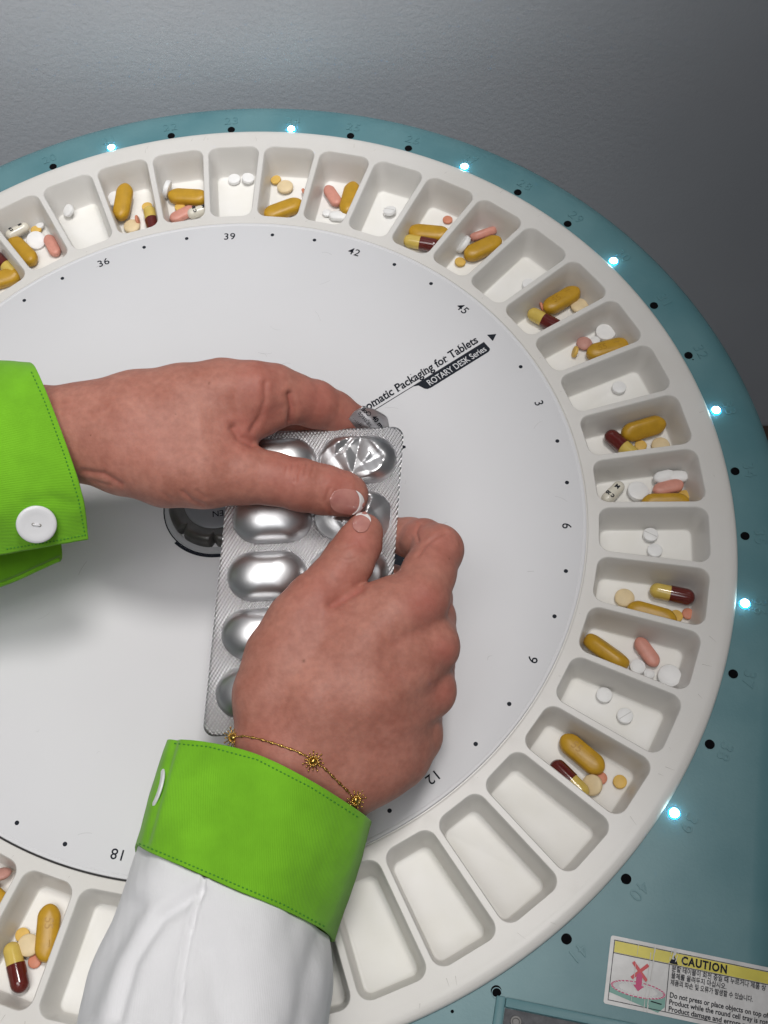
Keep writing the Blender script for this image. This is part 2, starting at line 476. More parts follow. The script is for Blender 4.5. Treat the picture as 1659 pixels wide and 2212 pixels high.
me = bpy.data.meshes.new('cell_ring'); me.from_pydata([tuple(v) for v in V], [], F)
bm = bmesh.new(); bm.from_mesh(me); bmesh.ops.remove_doubles(bm, verts=bm.verts[:], dist=1e-5)
bmesh.ops.recalc_face_normals(bm, faces=bm.faces[:]); bm.to_mesh(me); bm.free()
M_trayfloor_lit = mat('tray_floor_lit', (.80, .785, .75), .5, spec=.3)  # tray plastic again, lighter: bounced light put into the colour
mottle(M_trayfloor_lit, (.775, .76, .715), (.81, .80, .775), 9, 6, .3, .7)
o = link_mesh('cell_ring', me, [M_tray, M_trayfloor_lit], tray, True, 38)
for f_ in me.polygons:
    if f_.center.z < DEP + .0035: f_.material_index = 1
# centre plate
PR = 1.0465
V, F = ring_loft(lathe([(.0001, .004), (.30, .004), (.7, .004), (PR - .012, .004), (PR - .0100, .0028), (PR - .0080, .0040), (PR - .003, .0040), (PR - .0008, .0030), (PR, .0005), (PR, -.02)], 360))
plate = mesh_obj('centre_plate', V, F, M_plate, tray, True, 40)
ZP = .004
# dark strip painting the shade in the gap along the front left of the plate
def arc_strip(r0, r1, a0, a1, z, n=60):
    A = [(r0 * math.sin(R_(a0 + (a1 - a0) * i / n)), r0 * math.cos(R_(a0 + (a1 - a0) * i / n)), z) for i in range(n + 1)]
    B = [(r1 * math.sin(R_(a0 + (a1 - a0) * i / n)), r1 * math.cos(R_(a0 + (a1 - a0) * i / n)), z) for i in range(n + 1)]
    return band_poly(A, B)
poly_obj('plate_gap_shade', arc_strip(PR + .0002, PR + .0042, 163, 222, .0006), M_gapshade, tray)

def on_plate(me, x, y, rot, z, name, m, parent=plate):
    o = link_mesh(name, me, m, parent, False); o.location = (x, y, z); o.rotation_euler = (0, 0, rot); return o
dot_me = None
for k in range(1, 46):
    a = R_((k - 39) * 8.0)
    if k == 1: continue
    if k % 3 == 0:
        on_plate(text_mesh(str(k), .0375, offset=.0003, spacing=1.08), .990 * math.sin(a), .990 * math.cos(a), -a, ZP + .0006, 'number', M_ink)
    else:
        if dot_me is None:
            V, F = ring_loft(lathe([(.0001, 0), (.0058, 0), (.0058, -.0005)], 20)); dot_me = bpy.data.meshes.new('dot'); dot_me.from_pydata(V, [], F); dot_me.materials.append(M_ink)
        o = bpy.data.objects.new('dot', dot_me); COL.objects.link(o); o.parent = plate; o.location = (math.sin(a), math.cos(a), ZP + .0006)
# slogan
ta = R_(90 - 56.0); tx = Vector((math.cos(ta), math.sin(ta))); ty = Vector((-tx.y, tx.x))
def tp(r, s): q = tx * r + ty * s; return (q.x, q.y)
def plate_poly(name, pts, m, z):
    return mesh_obj(name, [(*tp(r, s), z) for r, s in pts], [tuple(range(len(pts)))], m, plate, False)
me = text_mesh('Automatic Packaging for Tablets', .0385, offset=.0009, shear=.18, align='LEFT', valign='BOTTOM_BASELINE')
xs = [v.co.x for v in me.vertices]; k_ = .470 / (max(xs) - min(xs))
for v in me.vertices: v.co.x *= k_
me.update()
# small serifs so the letters read as a roman face
word = 'Automatic Packaging for Tablets'
def wid(t):
    m2 = text_mesh(t, .0385, offset=.0009, align='LEFT', valign='BOTTOM_BASELINE')
    w_ = max(v.co.x for v in m2.vertices); bpy.data.meshes.remove(m2); return w_
sv = []; x0_ = min(v.co.x for v in me.vertices)
for i_, ch in enumerate(word):
    if ch in 'mnikPrfTblut':
        a_ = wid(word[:i_] + '|') - .004 if i_ else 0; b_ = wid(word[:i_ + 1])
        sp_ = {'m': (0, .5, 1), 'n': (0, 1), 'k': (0, 1), 'P': (0,), 'T': (.5,), 'u': (1,)}.get(ch, (.35,) if ch in 'rft' else (.5,))
        for q_ in sp_:
            cxx = a_ + .003 + (b_ - a_ - .006) * q_
            if ch == 'P': cxx = a_ + .004
            for yy in ([.0006] if ch != 'u' else [.0200]) + ([.0275] if ch in 'bkl' else []) + ([.0200] if ch in 'mnir' and q_ == sp_[0] else []):
                left = .0044; right = .0044 if yy < .01 else .0
                sh_ = yy * .18
                sv.append([(cxx - left + sh_) * k_, (cxx + right + sh_) * k_, yy])
bm = bmesh.new(); bm.from_mesh(me)
for a_, b_, yy in sv:
    q4 = [bm.verts.new((xx, y_, .0001)) for xx, y_ in ((a_, yy - .0009), (b_, yy - .0009), (b_, yy + .0009), (a_, yy + .0009))]
    bm.faces.new(q4)
bm.to_mesh(me); bm.free()
x_, y_ = tp(.478, .0085); on_plate(me, x_, y_, ta, ZP + .0006, 'slogan', M_ink)
plate_poly('slogan_line', [(.42, -.0035), (.958, -.0035), (.958, -.0010), (.42, -.0010)], M_ink, ZP + .0006)
plate_poly('name_box', [(.690, -.0036), (.704, -.010), (.712, -.030), (.718, -.036), (.728, -.0385), (.945, -.0385), (.953, -.036), (.957, -.031), (.957, -.0036)], M_ink, ZP + .0006)
me = text_mesh('ROTARY DESK Series', .0300, offset=.0003, align='LEFT')
xs = [v.co.x for v in me.vertices]; k_ = .214 / (max(xs) - min(xs))
for v in me.vertices: v.co.x *= k_
me.update()
x_, y_ = tp(.730, -.0225); on_plate(me, x_, y_, ta, ZP + .0010, 'lettering', M_whiteink)
plate_poly('pointer_triangle', [(1.006, 0), (.981, .0145), (.981, -.0145)], M_ink, ZP + .0006)
# mark peeking out right of the blister card, part of the printed plate
pp = ground(874, 966, ZP)
mesh_obj('printed_arrow', [(pp.x - .05, pp.y + .02, ZP + .0006), (pp.x - .05, pp.y - .018, ZP + .0006), (pp.x + .003, pp.y - .003, ZP + .0006), (pp.x + .003, pp.y + .004, ZP + .0006)], [(0, 1, 2, 3)], M_ink, plate, False)
pp = ground(884, 1196, ZP)
mesh_obj('printed_block', [(pp.x - .06, pp.y + .02, ZP + .0006), (pp.x - .06, pp.y - .04, ZP + .0006), (pp.x + .03, pp.y - .04, ZP + .0006), (pp.x + .03, pp.y + .02, ZP + .0006)], [(0, 1, 2, 3)], M_ink, plate, False)
# scratches on the plate
rs = random.Random(11); seg = []
for _ in range(28):
    a = rs.uniform(0, 6.28); r = math.sqrt(rs.uniform(.05, 1)) * .98
    x, y = r * math.cos(a), r * math.sin(a); d = rs.uniform(0, 3.14); ln = rs.uniform(.01, .05); wd = rs.uniform(.0003, .0007); bend = rs.uniform(-.006, .006)
    prev = None
    for i in range(7):
        t = i / 6 - .5
        cx = x + math.cos(d) * ln * t - math.sin(d) * bend * (1 - 4 * t * t); cy = y + math.sin(d) * ln * t + math.cos(d) * bend * (1 - 4 * t * t)
        A = (cx - math.sin(d) * wd, cy + math.cos(d) * wd, ZP + .0004); B = (cx + math.sin(d) * wd, cy - math.cos(d) * wd, ZP + .0004)
        if prev: seg.append([prev[0], A, B, prev[1]])
        prev = (A, B)
poly_obj('scratches', seg, M_scratch, plate)
seg = []
for _ in range(60):
    a = rs.uniform(0, 6.28); r = rs.choice([rs.uniform(1.395, 1.438), rs.uniform(1.395, 1.438), rs.uniform(1.06, 1.072)])
    x, y = r * math.cos(a), r * math.sin(a); d = a + rs.gauss(0, .4); ln = rs.uniform(.006, .028); wd = rs.uniform(.0003, .0006)
    ux, uy = math.cos(d), math.sin(d)
    if r < 1.1: ln *= .25
    seg.append([(x - uy * wd, y + ux * wd, .0004), (x + uy * wd, y - ux * wd, .0004), (x + ux * ln + uy * wd * .3, y + uy * ln - ux * wd * .3, .0004), (x + ux * ln - uy * wd * .3, y + uy * ln + ux * wd * .3, .0004)])
poly_obj('scratches', seg, mat('tray_scuff', (.36, .34, .31), .6), tray)

# locking knob in the middle
M_knob = mat('knob_dark', (.05, .048, .046), .32); tc, _, _ = mottle(M_knob, (.04, .038, .036), (.065, .062, .058), 20, 3)
M_knobface = mat('knob_face', (.20, .215, .235), .35)
M_knobring = mat('knob_ring', (.40, .41, .43), .35)
kn = empty('locking_knob', (0, 0, 0)); kn.parent = tray
poly_obj('black_ring', arc_strip(.150, .1535, 0, 360, ZP + .0006) + arc_strip(.1535, .161, 150, 226, ZP + .0008), M_ink, kn)
V, F = ring_loft(lathe([(.149, ZP), (.149, .0085), (.1465, .011), (.132, .011), (.130, .006)], 64)); mesh_obj('collar', V, F, M_knobring, kn, True, 40)
n = 128; loops = []
for r0, z, lob in ((.1335, .004, 1), (.1335, .030, 1), (.128, .040, 1), (.117, .046, .8), (.107, .046, .4), (.095, .040, 0), (.088, .0395, 0)):
    Lp = []
    for j in range(n):
        a = 2 * math.pi * j / n
        g = max(0, math.cos(8 * a)) ** 10
        r = r0 - .018 * g * lob
        Lp.append((r * math.cos(a), r * math.sin(a), z))
    loops.append(Lp)
V, F = ring_loft(loops, cap_end=False); mesh_obj('grip', V, F, M_knob, kn, True, 40)
V, F = ring_loft(lathe([(.0001, .0425), (.086, .0425), (.088, .041), (.088, .038)], 64)); fo = mesh_obj('label_disc', V, F, M_knobface, kn, True, 40)
o = link_mesh('lettering', text_mesh('OPEN', .026, offset=.0003), M_ink, fo, False); pp = ground(484, 1107, .0432); o.location = (pp.x, pp.y, .0431); o.rotation_euler = (0, 0, R_(185))
pp = ground(417, 1084, .0432)
mesh_obj('arrow', [(pp.x - .012, pp.y + .018, .0432), (pp.x - .016, pp.y - .004, .0432), (pp.x, pp.y - .018, .0432), (pp.x + .014, pp.y - .002, .0432), (pp.x + .012, pp.y + .018, .0432)], [(0, 1, 2, 3, 4)], mat('arrow_grey', (.07, .075, .085), .4), fo, False)
# ------------------------------------------------------------------ pills
def pillmat(name, c, rough=.45, var=.08, coat=0, sss=.0):
    m = mat(name, c, rough, spec=.4)
    if sss: bsdf(m).inputs['Subsurface Weight'].default_value = sss; bsdf(m).inputs['Subsurface Scale'].default_value = .01
    tc, nz, rp = mottle(m, tuple(x * (1 - var) for x in c), tuple(min(1, x * (1 + var)) for x in c), 40, 6)
    bump(m, 500, .12, .0008, 2, tc=tc)
    if coat: bsdf(m).inputs['Coat Weight'].default_value = coat
    return m
P_mus = pillmat('mustard_coating', (.47, .265, .018), .38, .07)
P_musd = pillmat('mustard_engraving', (.38, .20, .012), .45)
P_pink = pillmat('pink_coating', (.60, .27, .21), .42)
P_rose = pillmat('rose_coating', (.52, .27, .225), .5)
P_white = pillmat('white_tablet', (.78, .78, .775), .45, .02)
P_cream = pillmat('cream_tablet', (.70, .56, .34), .5, .05)
P_yel = pillmat('yellow_tablet', (.67, .43, .10), .5, .06)
P_coral = pillmat('coral_tablet', (.60, .235, .145), .5, .06)
P_caps_y = pillmat('capsule_yellow', (.60, .44, .10), .22, .04, .3)
P_caps_b = pillmat('capsule_brown', (.105, .012, .009), .16, .08, .5)
P_clear = pillmat('capsule_ivory', (.66, .63, .54), .22, .05, .3)
FZ = DEP

def stadium(a, b, n=14, ex=1.0):
    """outline with half length a, half width b"""
    P = []
    s = a - b
    for i in range(n + 1):
        t = -math.pi / 2 + math.pi * i / n; P.append((s + b * math.cos(t), b * math.sin(t)))
    for i in range(n + 1):
        t = math.pi / 2 + math.pi * i / n; P.append((-s + b * math.cos(t), b * math.sin(t)))
    # soften towards an ellipse so that the sides are slightly bowed
    Q = []
    for x, y in P:
        Q.append((x, y * (1 - .22 * (x / a) ** 2) if ex else y))
    return Q
def oblong_mesh(name, a, b, h, m, domek=.55):
    prof = [(0, .0), (.0, .42)]
    loops = []
    hh = h / 2
    band = hh * .30
    steps = [1.0, .93, .84, .70, .50, .28]
    top = []
    for s in steps:
        z = band + (hh - band) * math.sqrt(max(0, 1 - s ** 2.6))
        top.append((s, z))
    seq = [(s, -z) for s, z in reversed(top)] + [(s, z) for s, z in top]
    for s, z in seq:
        loops.append([(x - math.copysign(min(abs(x), b * (1 - s)), x) if True else x, y * s, z) for x, y in stadium(a, b)])
    V, F = ring_loft(loops, cap_start=True, cap_end=True)
    me = bpy.data.meshes.new(name); me.from_pydata([tuple(v) for v in V], [], F); me.materials.append(m); me.shade_smooth(); me.set_sharp_from_angle(angle=R_(50)); return me
def round_mesh(name, r, h, m, dome=.25, score=False):
    hh = h / 2; pr = []
    e = h * .10
    d = hh * dome
    up = [(r, hh - d - e), (r - e * .6, hh - d), (r - e * 2, hh - d * .72), (r * .7, hh - d * .30), (r * .35, hh - d * .06), (.0001, hh)]
    pr = [(x, -z) for x, z in reversed(up)] + up
    n = 40
    loops = lathe(pr, n)
    if score:
        loops = lathe(pr[:-1], n)
        g = r * .07
        inner = []
        V, F = ring_loft(loops + [[(0, 0, hh)] * n])
    V, F = ring_loft(loops)
    me = bpy.data.meshes.new(name); me.from_pydata([tuple(v) for v in V], [], F)
    bm = bmesh.new(); bm.from_mesh(me); bmesh.ops.remove_doubles(bm, verts=bm.verts[:], dist=1e-4); bm.to_mesh(me); bm.free()
    me.materials.append(m); me.shade_smooth(); me.set_sharp_from_angle(angle=R_(35)); return me
def caps_half(name, a, b, sgn, x0, m):
    """half a capsule along x: from x0 to the rounded tip"""
    pr = [(x0, b * .97), (x0, b)]
    for i in range(0, 9):
        t = math.pi / 2 * i / 8
        pr.append((sgn * (a - b) + sgn * b * math.sin(t), max(b * math.cos(t), .0001)))
    n = 28
    loops = [[(x, r * math.cos(2 * math.pi * j / n), r * math.sin(2 * math.pi * j / n)) for j in range(n)] for x, r in pr]
    V, F = ring_loft(loops)
    me = bpy.data.meshes.new(name); me.from_pydata([tuple(v) for v in V], [], F)
    bm = bmesh.new(); bm.from_mesh(me); bmesh.ops.recalc_face_normals(bm, faces=bm.faces[:]); bm.to_mesh(me); bm.free()
    me.materials.append(m); me.shade_smooth(); me.set_sharp_from_angle(angle=R_(60)); return me
ME = {
    'Y': oblong_mesh('oblong_tablet', .070, .0305, .044, P_mus),
    'P': oblong_mesh('oblong_tablet', .047, .0215, .030, P_pink),
    'O': oblong_mesh('oblong_tablet', .034, .0190, .026, P_white),
    'W': round_mesh('round_tablet', .0315, .022, P_white, .3),
    'w': round_mesh('round_tablet', .0215, .017, P_white, .25),
    'v': round_mesh('round_tablet', .0150, .013, P_white, .4),
    'C': round_mesh('round_tablet', .0275, .020, P_cream, .45),
    'y': round_mesh('round_tablet', .0180, .013, P_yel, .3),
    'o': round_mesh('round_tablet', .0165, .012, P_coral, .45),
    'R': round_mesh('round_tablet', .0245, .022, P_rose, .6),
}
HALF = {'Y': .022, 'P': .015, 'O': .013, 'W': .011, 'w': .0085, 'v': .0065, 'C': .010, 'y': .0065, 'o': .006, 'R': .011, 'K': .0235, 'M': .0185}
CAPY = caps_half('yellow_half', .063, .0222, 1, -.002, P_caps_y)
CAPB = caps_half('brown_half', .063, .0236, -1, .006, P_caps_b)
CLA = caps_half('ivory_half', .044, .0175, 1, -.002, P_clear)
CLB = caps_half('ivory_half', .044, .0185, -1, .004, P_clear)
ME_IM = text_mesh('55', .030, extrude=.0004, offset=.0002); ME_IM.materials.append(P_musd)
bm = bmesh.new()
for i in range(4):
    rbox(bm, (-.0075 + i * .0045, -.010 + .0022 * abs(i - 1.5), -.0004), (-.0055 + i * .0045, .006, .0004))
rbox(bm, (-.0075, .0075, -.0004), (.008, .0095, .0004))
ME_MK = bpy.data.meshes.new('imprint'); bm.to_mesh(ME_MK); bm.free(); ME_MK.materials.append(P_musd)
ME_M = text_mesh('M', .017, extrude=.0005, offset=.0009); ME_M.materials.append(M_ink)
ME_C = text_mesh('C 20', .014, extrude=.0005, offset=.0006); ME_C.materials.append(M_ink)
bm = bmesh.new(); rbox(bm, (-.0185, -.0011, -.0004), (.0185, .0011, .0004))
ME_SC = bpy.data.meshes.new('score_line'); bm.to_mesh(ME_SC); bm.free(); ME_SC.materials.append(mat('score_shade', (.58, .575, .56), .6))

KIND = {'Y': ('oblong_tablet', 'long mustard oblong tablet', 'mustard oblong tablets in the tray cells'),
        'P': ('oblong_tablet', 'pink oblong tablet', 'pink oblong tablets in the tray cells'),
        'O': ('oblong_tablet', 'short white oval tablet', 'white oval tablets in the tray cells'),
        'W': ('round_tablet', 'large white round tablet', 'large white round tablets in the tray cells'),
        'w': ('round_tablet', 'small white round tablet', 'small white round tablets in the tray cells'),
        'v': ('round_tablet', 'tiny white round tablet', 'tiny white round tablets in the tray cells'),
        'C': ('round_tablet', 'cream round tablet', 'cream round tablets in the tray cells'),
        'y': ('round_tablet', 'small yellow round tablet', 'small yellow round tablets in the tray cells'),
        'o': ('round_tablet', 'small coral round tablet', 'small coral round tablets in the tray cells'),
        'R': ('round_tablet', 'rose coloured domed round tablet', 'rose round tablets in the tray cells'),
        'K': ('capsule', 'yellow and brown capsule', 'two-coloured capsules in the tray cells'),
        'M': ('capsule', 'ivory capsule printed with black letters', 'ivory capsules in the tray cells')}
def pill(kind, where, pts, lift=0.0, roll=0.0, tilt=0.0, extra='', note=None, imprint=False, score=None, az=None):
    """pts: one pixel (round) or two pixels (long axis); roll about long axis, tilt for round ones, degrees"""
    nm, desc, grp = KIND[kind]
    z = FZ + HALF[kind] + lift + .0008
    if len(pts) == 4:
        A = ground(pts[0], pts[1], z); B = ground(pts[2], pts[3], z)
        c = (A + B) / 2; ang = math.atan2(B.y - A.y, B.x - A.x)
    else:
        c = ground(pts[0], pts[1], z); ang = R_(az) if az is not None else random.uniform(0, 6.28)
    rot = Matrix.Rotation(ang, 4, 'Z') @ Matrix.Rotation(R_(tilt), 4, 'Y') @ Matrix.Rotation(R_(roll), 4, 'X')
    if kind in 'KM':
        o = bpy.data.objects.new(nm, None); COL.objects.link(o); o.empty_display_size = .02
        for me_ in ((CAPY, CAPB) if kind == 'K' else (CLA, CLB)):
            c_ = bpy.data.objects.new(me_.name.split('.')[0], me_); COL.objects.link(c_); c_.parent = o
        if kind == 'M':
            t = bpy.data.objects.new('imprint', ME_M); COL.objects.link(t); t.parent = o; t.location = (.018, 0, .0175); t.rotation_euler = (0, 0, R_(90))
            t = bpy.data.objects.new('imprint', ME_C); COL.objects.link(t); t.parent = o; t.location = (-.016, 0, .0185); t.rotation_euler = (0, 0, R_(90))
    else:
        o = bpy.data.objects.new(nm, ME[kind]); COL.objects.link(o)
        if imprint:
            for me_, dx, rz_ in ((ME_IM, -.020, 0), (ME_MK, .026, -90)):
                t = bpy.data.objects.new('imprint', me_); COL.objects.link(t); t.parent = o
                t.location = (dx, 0, .0216 if me_ is ME_IM else .0204); t.rotation_euler = (0, 0 if me_ is ME_IM else R_(12), R_(rz_))
        if score is not None:
            t = bpy.data.objects.new('score_line', ME_SC); COL.objects.link(t); t.parent = o; t.location = (0, 0, .0085); t.rotation_euler = (0, 0, R_(score))
    o.matrix_world = Matrix.Translation(c) @ rot
    lab = (note or desc) + (' ' + extra if extra else '') + ' in the tray ' + (('cell by raised number %d' % where) if isinstance(where, int) else where)
    tag(o, lab, 'capsule' if kind in 'KM' else 'tablet', grp)
    return o
# cells from the left round to the right; two numbers = first end, next two = second end
pill('Y', 18, (-24, 612, 28, 596), roll=10)
pill('K', 18, (-8, 556, 30, 590), extra='at the left edge')
pill('Y', 19, (26, 520, 72, 566))
pill('P', 19, (100, 506, 126, 556))
pill('W', 19, (78, 520), lift=.004, tilt=24, az=-60)
pill('v', 19, (86, 488), lift=.010, tilt=15)
pill('y', 19, (78, 497), lift=.012, tilt=10)
pill('M', 19, (20, 510, 56, 490), lift=.016, roll=-25)
pill('w', 20, (148, 455), lift=.018, tilt=40, az=-160, extra='leaning on the wall')
pill('Y', 21, (274, 404, 258, 470), lift=.018, roll=-8, tilt=8)
pill('y', 21, (318, 447), lift=.006)
pill('K', 21, (334, 500, 323, 456))
pill('o', 21, (297, 475), lift=.010, tilt=80, az=10, extra='standing on edge')
pill('C', 21, (285, 489))
pill('W', 21, (247, 431), lift=.002, extra='behind the mustard one')
pill('Y', 22, (370, 424, 443, 428))
pill('W', 22, (361, 409), lift=.018, tilt=78, az=165, extra='standing on edge')
pill('y', 22, (389, 448), lift=.002)
pill('P', 22, (372, 474, 416, 452))
pill('M', 22, (413, 462, 450, 450))
pill('w', 23, (506, 388), lift=.002, extra='on the left')
pill('w', 23, (536, 386), lift=.008, tilt=12, az=0, extra='on the right')
pill('y', 24, (596, 389), lift=.006, tilt=10)
pill('C', 24, (616, 404), lift=.004)
pill('Y', 24, (576, 466, 647, 440), lift=.004)
pill('o', 24, (659, 416), lift=.008, tilt=60, az=20)
pill('P', 25, (705, 403, 732, 444), lift=.004)
pill('Y', 25, (764, 399, 748, 461), roll=12)
pill('v', 25, (706, 460), lift=.003)
pill('O', 25, (718, 466, 746, 468))
pill('w', 26, (842, 456), lift=.008, tilt=18, az=120, score=30, note='scored white round tablet')
pill('o', 27, (967, 475))
pill('Y', 27, (889, 501, 965, 508), lift=.004)
pill('K', 27, (946, 532, 877, 519))
pill('P', 28, (1016, 515, 1072, 496), lift=.008, roll=-50)
pill('Y', 28, (1005, 554, 1081, 519), lift=.002)
pill('W', 28, (1001, 528), lift=.016, tilt=60, az=155, extra='leaning on the wall')
pill('y', 28, (994, 566), lift=.002, tilt=8)
pill('w', 29, (1142, 615), extra='half hidden')
pill('Y', 30, (1178, 669, 1248, 628), lift=.004, imprint=True, roll=-6)
pill('K', 30, (1206, 708, 1149, 677))
pill('o', 30, (1171, 664), lift=.010, tilt=75, az=10, extra='standing on edge')
pill('C', 30, (1251, 661), lift=.003)
pill('y', 30, (1266, 653))
pill('W', 31, (1308, 719))
pill('v', 31, (1286, 736), lift=.002)
pill('R', 31, (1262, 742))
pill('Y', 31, (1269, 766, 1357, 744), imprint=True)
pill('y', 31, (1242, 760), lift=.008, tilt=72, az=170, extra='standing on edge')
pill('w', 32, (1337, 838), lift=.002)
pill('Y', 33, (1347, 939, 1433, 913), roll=48, lift=.006)
pill('K', 33, (1313, 937, 1374, 988))
pill('y', 33, (1384, 963))
pill('C', 33, (1427, 963))
pill('M', 34, (1306, 1084, 1342, 1046))
pill('W', 34, (1378, 1062), tilt=6)
pill('P', 34, (1409, 1062, 1477, 1045), lift=.006)
pill('O', 34, (1418, 1034, 1452, 1026), lift=.010, roll=12, extra='on the left')
pill('O', 34, (1447, 1030, 1478, 1030), lift=.008, extra='on the right')
pill('y', 34, (1479, 1070), lift=.004, tilt=15, az=90)
pill('Y', 34, (1388, 1088, 1486, 1086), lift=.004, roll=20)
pill('w', 35, (1405, 1156), lift=.003, score=20, extra='nearer the back wall')
pill('w', 35, (1414, 1190), extra='nearer the front wall')
pill('K', 36, (1500, 1293, 1404, 1273))
pill('C', 36, (1349, 1292))
pill('Y', 36, (1357, 1314, 1458, 1343), roll=14)
pill('y', 36, (1461, 1331), tilt=6)
pill('o', 36, (1486, 1326), lift=.002)
pill('Y', 37, (1268, 1379, 1352, 1439), roll=-55, lift=.008)
pill('P', 37, (1374, 1377, 1421, 1441), lift=.002)
pill('w', 37, (1377, 1441), lift=.002)
pill('v', 37, (1402, 1456))
pill('W', 37, (1446, 1461), lift=.002, tilt=6)
pill('w', 38, (1305, 1502), extra='nearer the centre plate')
pill('w', 38, (1350, 1547), score=75, note='small scored white round tablet')
pill('Y', 39, (1215, 1594, 1300, 1665), imprint=True)
pill('K', 39, (1190, 1644, 1270, 1724))
pill('C', 39, (1279, 1696), lift=.006, tilt=30, az=200)
pill('o', 39, (1298, 1681), lift=.002)
pill('y', 39, (1339, 1689))
BL = 'cell in the bottom left corner'
pill('Y', BL, (108, 1962, 99, 2070), imprint=True, roll=-14)
pill('K', BL, (46, 2138, 24, 2042))
pill('C', BL, (62, 2042), lift=.010, tilt=4)
pill('y', BL, (49, 2020), lift=.001)
pill('o', BL, (75, 2077), lift=.001)
pill('R', 'cell at the left edge below the centre plate', (4, 1888), lift=.020, tilt=50, az=100, note='pink round tablet leaning')
pill('Y', 'cell at the left edge below the centre plate', (-30, 1925, 10, 1960), lift=.002)
# ------------------------------------------------------------------ implicit surfaces for the hands
def build_sdf_mesh(prims, h=.0036, pad=.03):
    """prims: list of (P0, r0, P1, r1, k): round cones blended with smooth unions"""
    lo = np.min([np.minimum(np.array(p[0]) - p[1], np.array(p[2]) - p[3]) for p in prims], 0) - pad
    hi = np.max([np.maximum(np.array(p[0]) + p[1], np.array(p[2]) + p[3]) for p in prims], 0) + pad
    n = np.ceil((hi - lo) / h).astype(int) + 1
    D = np.full(n, 1.0, np.float32)
    ax = [lo[i] + np.arange(n[i]) * h for i in range(3)]
    for P0, r0, P1, r1, k in prims:
        a = np.array(P0, float); b = np.array(P1, float)
        mg = max(k, .01) * 1.5 + 2 * h
        l = np.minimum(a - r0, b - r1) - mg; u = np.maximum(a + r0, b + r1) + mg
        i0 = np.clip(np.floor((l - lo) / h).astype(int), 0, n); i1 = np.clip(np.ceil((u - lo) / h).astype(int) + 1, 0, n)
        X = ax[0][i0[0]:i1[0]][:, None, None] - a[0]; Y = ax[1][i0[1]:i1[1]][None, :, None] - a[1]; Z = ax[2][i0[2]:i1[2]][None, None, :] - a[2]
        d = b - a; dd = max(d @ d, 1e-12)
        t = np.clip((X * d[0] + Y * d[1] + Z * d[2]) / dd, 0, 1)
        q = np.sqrt((X - t * d[0]) ** 2 + (Y - t * d[1]) ** 2 + (Z - t * d[2]) ** 2) - (r0 + (r1 - r0) * t)
        S = D[i0[0]:i1[0], i0[1]:i1[1], i0[2]:i1[2]]
        hh = np.maximum(k - np.abs(S - q), 0) / k
        S[...] = np.minimum(S, q) - hh * hh * k * .25
    # surface nets
    s = D < 0
    cell = np.zeros(np.array(n) - 1, bool)
    acc = np.zeros((*(np.array(n) - 1), 3), np.float32); cnt = np.zeros(np.array(n) - 1, np.float32)
    sub = lambda A, o: A[o[0]:A.shape[0] - 1 + o[0], o[1]:A.shape[1] - 1 + o[1], o[2]:A.shape[2] - 1 + o[2]]
    for axn in range(3):
        o1 = [0, 0, 0]; o1[axn] = 1
        oth = [i for i in range(3) if i != axn]
        for p in (0, 1):
            for q_ in (0, 1):
                oa = [0, 0, 0]; oa[oth[0]] = p; oa[oth[1]] = q_
                ob = list(oa); ob[axn] = 1
                A = sub(D, oa); B = sub(D, ob)
                cr = (A < 0) != (B < 0)
                t = np.where(cr, A / np.where(cr, A - B, 1), 0)
                for i in range(3):
                    acc[..., i] += np.where(cr, (t if i == axn else oa[i]), 0)
                cnt += cr
    cell = cnt > 0
    idx = -np.ones(cell.shape, int); ijk = np.argwhere(cell); idx[cell] = np.arange(len(ijk))
    V = lo + (ijk + acc[cell] / cnt[cell][:, None]) * h
    F = []
    for axn in range(3):
        u, v = [(1, 2), (2, 0), (0, 1)][axn]
        A = D; sl0 = [slice(None)] * 3; sl1 = [slice(None)] * 3
        sl0[axn] = slice(0, -1); sl1[axn] = slice(1, None)
        c0 = s[tuple(sl0)]; c1 = s[tuple(sl1)]
        e = np.argwhere(c0 != c1)
        e = e[(e[:, u] > 0) & (e[:, v] > 0) & (e[:, u] < n[u] - 1) & (e[:, v] < n[v] - 1)]
        fl = c0[tuple(e.T)]
        def g(du, dv):
            q = e.copy(); q[:, u] -= du; q[:, v] -= dv
            return idx[tuple(q.T)]
        Q = np.stack([g(1, 1), g(0, 1), g(0, 0), g(1, 0)], 1)
        Q[~fl] = Q[~fl][:, ::-1]
        F.append(Q)
    F = np.concatenate(F)
    return V, F
def vnormals(V, F):
    n = np.cross(V[F[:, 2]] - V[F[:, 0]], V[F[:, 3]] - V[F[:, 1]])
    N_ = np.zeros_like(V)
    for i in range(4): np.add.at(N_, F[:, i], n)
    return N_ / (np.linalg.norm(N_, axis=1)[:, None] + 1e-12)
def relax(V, F, it=3, lam=.5):
    E = np.concatenate([F[:, [0, 1]], F[:, [1, 2]], F[:, [2, 3]], F[:, [3, 0]]])
    E = np.unique(np.sort(E, 1), axis=0)
    deg = np.bincount(E.ravel(), minlength=len(V))[:, None]
    for k in range(it):
        for s_ in (lam, -lam * 1.03):
            S = np.zeros_like(V); np.add.at(S, E[:, 0], V[E[:, 1]]); np.add.at(S, E[:, 1], V[E[:, 0]])
            V = V + s_ * (S / deg - V)
    return V
def pxprim(chain, k=.02):
    """chain of (px, py, depth, radius in px)"""
    out = []
    for i in range(len(chain) - 1):
        a, b = chain[i], chain[i + 1]
        out.append((np.array(at(*a[:3])), a[3] * a[2] / FP, np.array(at(*b[:3])), b[3] * b[2] / FP, k))
    return out
